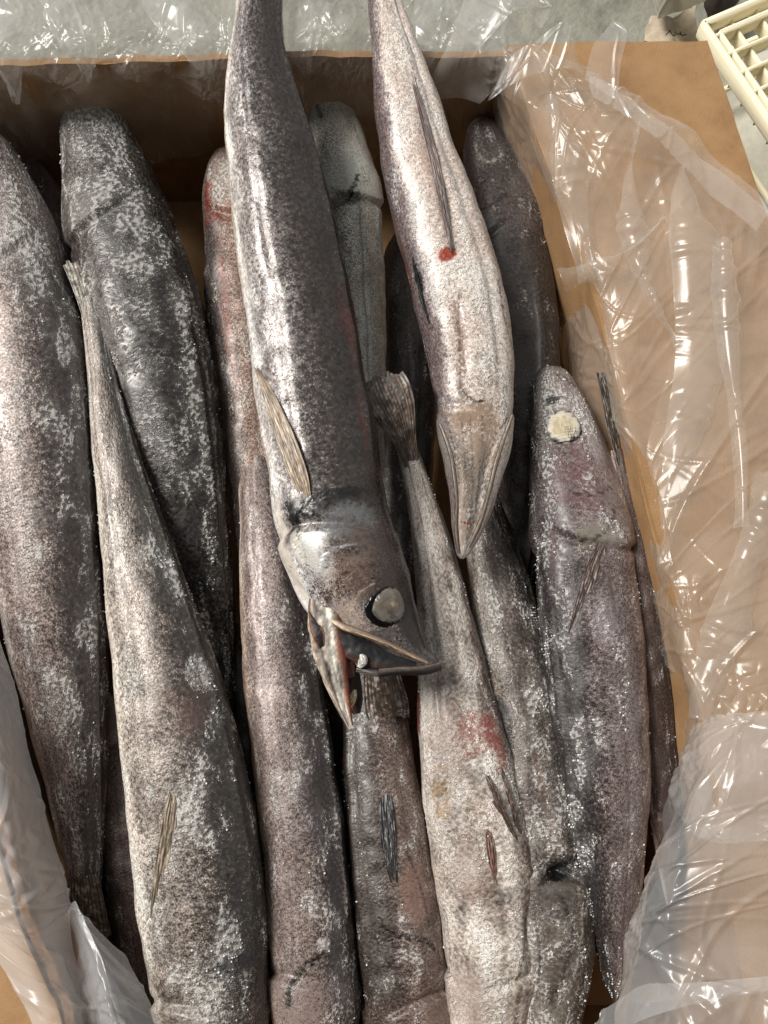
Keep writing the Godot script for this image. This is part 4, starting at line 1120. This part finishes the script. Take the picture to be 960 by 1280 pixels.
	bone(made[5], "lower_jaw", [[404, 716, 10, -0.002], [404, 752, 21, 0.009], [408, 790, 24, 0.012], [414, 826, 21, 0.011], [422, 858, 15, 0.008], [430, 885, 9, 0.007], [438, 908, 4, 0.005]], 0.62, [Color(0.62, 0.55, 0.48), Color(0.82, 0.77, 0.71), Color(0.34, 0.28, 0.26), Color(0.84, 0.81, 0.76), Color(0.60, 0.59, 0.57), Color(0.82, 0.79, 0.74), Color(0.60, 0.38, 0.30), Color(0.45, 0.25, 0.2)], 0.42, 0.1)
	bone(made[5], "mouth_lining", [[412, 778, 6, 0.014], [432, 800, 17, 0.012], [458, 818, 17, 0.011], [490, 828, 10, 0.010], [520, 832, 5, 0.008]], 0.45, [Color(0.42, 0.30, 0.27), Color(0.20, 0.19, 0.20), Color(0.08, 0.08, 0.09), Color(0.12, 0.11, 0.12)], 0.3)
	bone(made[5], "throat", [[400, 800, 8, 0.002], [426, 835, 20, -0.004], [440, 866, 14, -0.007], [446, 892, 5, -0.009]], 0.5, [gap, Color(0.35, 0.2, 0.17), gap], 0.4)
	bone(made[5], "jaw_bone", [[410, 772, 4, 0.0145], [430, 784, 5, 0.0170], [456, 793, 4, 0.0175], [486, 806, 3.5, 0.0155], [516, 820, 3, 0.0115], [534, 828, 2.5, 0.008]], 0.6, [Color(0.45, 0.37, 0.31), Color(0.72, 0.62, 0.52), Color(0.40, 0.35, 0.32)], 0.3)
	bone(made[5], "upper_lip", [[446, 836, 4, 0.010], [470, 841, 5, 0.0115], [500, 839, 5, 0.011], [530, 838, 5.5, 0.008], [550, 833, 5, 0.004]], 0.8, [Color(0.55, 0.5, 0.45), Color(0.20, 0.18, 0.17), Color(0.10, 0.09, 0.09)], 0.25)
	bone(made[5], "tooth", [[444, 862, 2, 0.002], [441, 872, 5, 0.002], [434, 886, 4, 0.002]], 0.7, [Color(0.85, 0.8, 0.7), Color(0.8, 0.72, 0.58)], 0.4)
	bone(made[5], "tooth", [[451, 818, 2, 0.0145], [454, 825, 6, 0.0150], [449, 834, 3, 0.0135]], 0.7, [Color(0.85, 0.84, 0.82), Color(0.78, 0.76, 0.74)], 0.4)
	bone(made[5], "gum", [[414, 776, 5, 0.010], [424, 800, 9, 0.0105], [434, 826, 8, 0.008], [440, 846, 4, 0.004]], 0.5, [Color(0.70, 0.60, 0.54), Color(0.55, 0.35, 0.29), Color(0.38, 0.24, 0.21)], 0.25)
	bone(made[5], "gill_opening", [[388, 756, 3, 0.0125], [392, 774, 6, 0.0150], [397, 790, 8, 0.0166], [401, 804, 6, 0.0164], [404, 816, 2, 0.0150]], 0.3, [Color(0.60, 0.42, 0.32), Color(0.25, 0.1, 0.07), Color(0.03, 0.02, 0.02), Color(0.03, 0.02, 0.02), Color(0.5, 0.33, 0.25)], 0.4)
	bone(made[6], "lower_jaw", [[391, 116, 3, -0.058], [393, 132, 7, -0.055], [399, 158, 10, -0.052], [408, 190, 8, -0.052]], 0.8, [Color(0.30, 0.30, 0.29), Color(0.52, 0.55, 0.55), Color(0.36, 0.36, 0.35)], 0.35)
	# chin bones of the belly-up fish
	bone(made[7], "jaw_bone", [[550, 530, 2, 0.0185], [564, 570, 3, 0.0195], [570, 620, 3, 0.0155], [570, 660, 3, 0.0085], [574, 692, 2, -0.002]], 0.8, [Color(0.34, 0.30, 0.27), Color(0.58, 0.53, 0.48), Color(0.33, 0.29, 0.26)], 0.4)
	bone(made[7], "jaw_bone", [[640, 520, 2, 0.0095], [624, 565, 3, 0.0152], [612, 610, 3, 0.0125], [601, 650, 3, 0.0075], [586, 684, 2, -0.001]], 0.8, [Color(0.34, 0.30, 0.27), Color(0.60, 0.545, 0.49), Color(0.36, 0.31, 0.28)], 0.4)
	# eyes
	fish_eye(made[5], list[5], 485, 760, 25, 1.14, 0.06, [Color(0.06, 0.055, 0.06), Color(0.05, 0.05, 0.06), Color(0.06, 0.06, 0.07), Color(0.10, 0.09, 0.09)], 0.2, 0, 0.0008)
	fish_eye(made[5], list[5], 490, 760, 22, 1.2, 0.16, [Color(0.60, 0.55, 0.47), Color(0.47, 0.43, 0.38), Color(0.38, 0.355, 0.32), Color(0.42, 0.40, 0.37), Color(0.45, 0.43, 0.40), Color(0.30, 0.29, 0.28)], 0.22, 0, 0.0012)
	fish_eye(made[11], list[11], 710, 549, 20, 1.05, 0.14, [Color(0.62, 0.58, 0.50), Color(0.74, 0.70, 0.60), Color(0.66, 0.61, 0.51), Color(0.78, 0.75, 0.68), Color(0.70, 0.68, 0.64), Color(0.25, 0.23, 0.22)], 0.75, 0, 0.0006)

func build_bag() -> void:
	var o := thing("bag_liner", "clear plastic bag lining the carton and spilling over its edges", "plastic bag", Vector3(0, -0.05, 0))
	var film := StandardMaterial3D.new()
	film.albedo_color = Color(0.93, 0.93, 0.92, 0.11)
	film.transparency = BaseMaterial3D.TRANSPARENCY_ALPHA
	film.roughness = 0.24
	film.cull_mode = BaseMaterial3D.CULL_DISABLED
	var bunched := film.duplicate()
	bunched.albedo_color = Color(0.93, 0.94, 0.95, 0.27)
	var haze := film.duplicate()
	haze.albedo_color = Color(0.93, 0.94, 0.95, 0.16)
	var sheer := film.duplicate()
	sheer.albedo_color = Color(0.93, 0.93, 0.92, 0.07)
	# rear: over the rear rim
	part("rear_film", film_mesh([[[-60, -90, -0.06], [150, -95, -0.05], [330, -80, -0.05], [480, -90, -0.05], [640, -80, -0.04]], [[-60, 10, -0.01], [150, 5, 0.0], [330, 0, 0.0], [480, 5, 0.0], [650, -10, 0.02]], [[-60, 66, 0.008], [150, 56, 0.009], [330, 54, 0.009], [480, 52, 0.009], [625, 46, 0.012]], rim_row(Vector3(0, -0.022, 0.009)), rim_row(Vector3(0, -0.085, 0.013))], 340, 130, 0.010, 1, Vector2(1.4, 0.5), 2.2), sheer, o)
	for q in [[[60, -40, 26, 0.004], [84, 14, 22, 0.014], [104, 62, 14, 0.016], [112, 96, 5, -0.010]], [[180, -40, 14, 0.004], [210, 10, 20, 0.014], [246, 60, 16, 0.016], [262, 100, 4, -0.012]], [[390, -40, 18, 0.004], [384, 14, 22, 0.014], [376, 58, 16, 0.016], [382, 92, 4, -0.010]], [[552, -40, 22, 0.008], [540, 20, 20, 0.02], [530, 66, 14, 0.016], [526, 104, 4, -0.012]], [[-20, -30, 20, 0.004], [20, 20, 18, 0.014], [10, 70, 16, 0.014], [20, 120, 4, -0.012]]]:
		var fr3 := frames(spline(q, 12))
		var rows3 := []
		for k in 12:
			var e: Vector3 = fr3.r[k] * fr3.hw[k]
			rows3.append([fr3.c[k] - e + Vector3(0, -0.004, 0), fr3.c[k] - e * 0.4, fr3.c[k] + e * 0.4, fr3.c[k] + e + Vector3(0, -0.004, 0)])
		part("film_fold", film_mesh(rows3, 60, 110, 0.009, 60 + int(q[0][0]), Vector2(1, 1), 2.5, 0.0), film, o)
	# right: from the inside of the wall over the flap
	var net := []
	for q in [[[640, 66], [690, 68, 0.016], [735, 84, 0.010]], [[678, 170], [760, 150, 0.012], [815, 138, 0.004]], [[740, 340], [850, 260, 0.010], [940, 232, 0.0]], [[779, 480], [900, 410, 0.010], [1000, 340, 0.0]], [[817, 620], [940, 570, 0.010], [1060, 500, 0.0]], [[853, 760], [970, 730, 0.010], [1090, 680, 0.0]], [[884, 900], [990, 890, 0.010], [1100, 860, 0.0]], [[909, 1050], [1000, 1050, 0.010], [1110, 1050, 0.0]]]:
		var edge := at(q[0][0], q[0][1], 0.0)
		net.append([edge + Vector3(-0.006, -0.085, 0), edge + Vector3(-0.0065, -0.03, 0), edge + Vector3(-0.0055, 0.002, 0), edge + Vector3(0.010, 0.009, 0), q[1], q[2]])
	part("side_film", film_mesh(net, 300, 460, 0.010, 2, Vector2(1.0, 0.55), 1.0, -10.0), film, o)
	# pleats: the film lies doubled in bands
	for q in [[[856, 205, 5, 0.012], [862, 260, 20, 0.016], [872, 360, 26, 0.016], [880, 440, 34, 0.017], [858, 540, 24, 0.016], [828, 660, 5, 0.013]], [[690, 120, 5, 0.016], [704, 190, 16, 0.020], [726, 270, 24, 0.015], [736, 350, 12, 0.012]], [[700, 350, 8, 0.012], [750, 330, 7, 0.016], [800, 300, 9, 0.016], [832, 268, 4, 0.015]],
			[[968, 600, 5, 0.011], [940, 690, 16, 0.015], [905, 790, 18, 0.013], [874, 900, 5, 0.008]], [[800, 150, 4, 0.016], [790, 230, 9, 0.016], [800, 330, 8, 0.016], [850, 430, 3, 0.013]], [[905, 300, 3, 0.012], [912, 420, 10, 0.015], [930, 560, 12, 0.015], [930, 660, 4, 0.012]]]:
		var fr2 := frames(spline(q, 12))
		var rows2 := []
		for k in 12:
			var e: Vector3 = fr2.r[k] * fr2.hw[k]
			rows2.append([fr2.c[k] - e + Vector3(0, -0.004, 0), fr2.c[k] - e * 0.4, fr2.c[k] + e * 0.4, fr2.c[k] + e + Vector3(0, -0.004, 0)])
		part("film_fold", film_mesh(rows2, 70, 260, 0.012, 20 + int(q[0][0]), Vector2(1, 0.6), 4.0, 20.0), sheer, o)
	# the tufts standing up at the rear right corner
	part("film_fold", film_mesh([[[525, 130, -0.02], [560, 60, 0.02], [590, -20, 0.04], [640, -40, 0.05]], [[570, 120, -0.01], [600, 60, 0.035], [640, 10, 0.05], [690, 2, 0.05]], [[600, 130, 0.0], [640, 90, 0.03], [668, 50, 0.035], [676, 34, 0.04]]], 130, 110, 0.012, 3, Vector2(1.4, 1.0)), film, o)
	part("film_fold", film_mesh([[[610, 128, 0.012], [650, 100, 0.02], [700, 88, 0.02], [728, 96, 0.015]], [[640, 70, 0.02], [670, 50, 0.028], [706, 28, 0.03], [716, 60, 0.02]]], 90, 60, 0.006, 4), film, o)
	part("film_fold", film_mesh([[[730, 100, 0.016], [740, 60, 0.018], [757, 38, 0.02], [766, 24, 0.02]], [[770, 128, 0.012], [776, 80, 0.016], [784, 44, 0.02], [778, 28, 0.02]]], 60, 50, 0.004, 5), film, o)
	# a band doubled over along the outer edge
	part("film_fold", film_mesh([[[735, 88, 0.022], [800, 132, 0.020], [870, 188, 0.016], [960, 265, 0.012]], [[742, 122, 0.024], [800, 158, 0.024], [862, 214, 0.02], [945, 290, 0.014]]], 140, 40, 0.004, 6, Vector2(0.6, 1)), film, o)
	# bottom right billow
	part("front_film", film_mesh([
		[[878, 930, -0.03], [884, 908, -0.002], [910, 898, 0.016], [960, 890, 0.022], [1040, 880, 0.02]],
		[[840, 1030, -0.035], [850, 990, 0.004], [880, 960, 0.024], [950, 940, 0.03], [1040, 930, 0.024]],
		[[805, 1130, -0.04], [815, 1090, 0.0], [850, 1050, 0.026], [940, 1030, 0.032], [1040, 1020, 0.026]],
		[[782, 1220, -0.045], [788, 1180, -0.002], [830, 1150, 0.024], [930, 1130, 0.03], [1040, 1120, 0.022]],
		[[775, 1330, -0.045], [790, 1290, -0.002], [840, 1260, 0.022], [930, 1240, 0.03], [1040, 1230, 0.022]]], 170, 200, 0.012, 7, Vector2(1, 1)), haze, o)
	part("front_film", film_mesh([[[750, 1262, -0.02], [800, 1232, 0.0], [870, 1228, 0.03], [1000, 1215, 0.034]], [[740, 1300, -0.02], [800, 1290, 0.01], [880, 1285, 0.034], [1000, 1285, 0.036]], [[730, 1360, -0.03], [800, 1350, 0.0], [880, 1350, 0.02], [1000, 1350, 0.02]]], 120, 80, 0.009, 8), haze, o)
	# bottom left, over the left wall
	part("side_film", film_mesh([
		[[-60, 760, 0.012], [-30, 760, 0.0], [-8, 770, -0.02]],
		[[-60, 860, 0.016], [-10, 870, 0.010], [22, 880, -0.022]],
		[[-60, 980, 0.016], [10, 980, 0.012], [52, 985, -0.024]],
		[[-60, 1090, 0.014], [20, 1100, 0.014], [76, 1095, -0.022]],
		[[-30, 1160, 0.014], [40, 1190, 0.014], [84, 1160, -0.020]],
		[[20, 1240, 0.014], [70, 1260, 0.014], [108, 1250, -0.018]],
		[[60, 1330, 0.014], [100, 1340, 0.014], [130, 1330, -0.018]]], 110, 240, 0.008, 9, Vector2(1, 0.7)), bunched, o)
	part("front_film", film_mesh([[[76, 1150, -0.024], [92, 1126, -0.012], [112, 1140, -0.018], [160, 1195, -0.03]], [[90, 1210, -0.02], [112, 1190, 0.0], [140, 1200, 0.0], [190, 1250, -0.014]], [[110, 1290, -0.01], [140, 1280, 0.008], [170, 1290, 0.006], [220, 1310, -0.004]], [[130, 1350, 0.0], [160, 1350, 0.012], [200, 1350, 0.01], [240, 1350, 0.0]]], 100, 110, 0.010, 10), bunched, o)
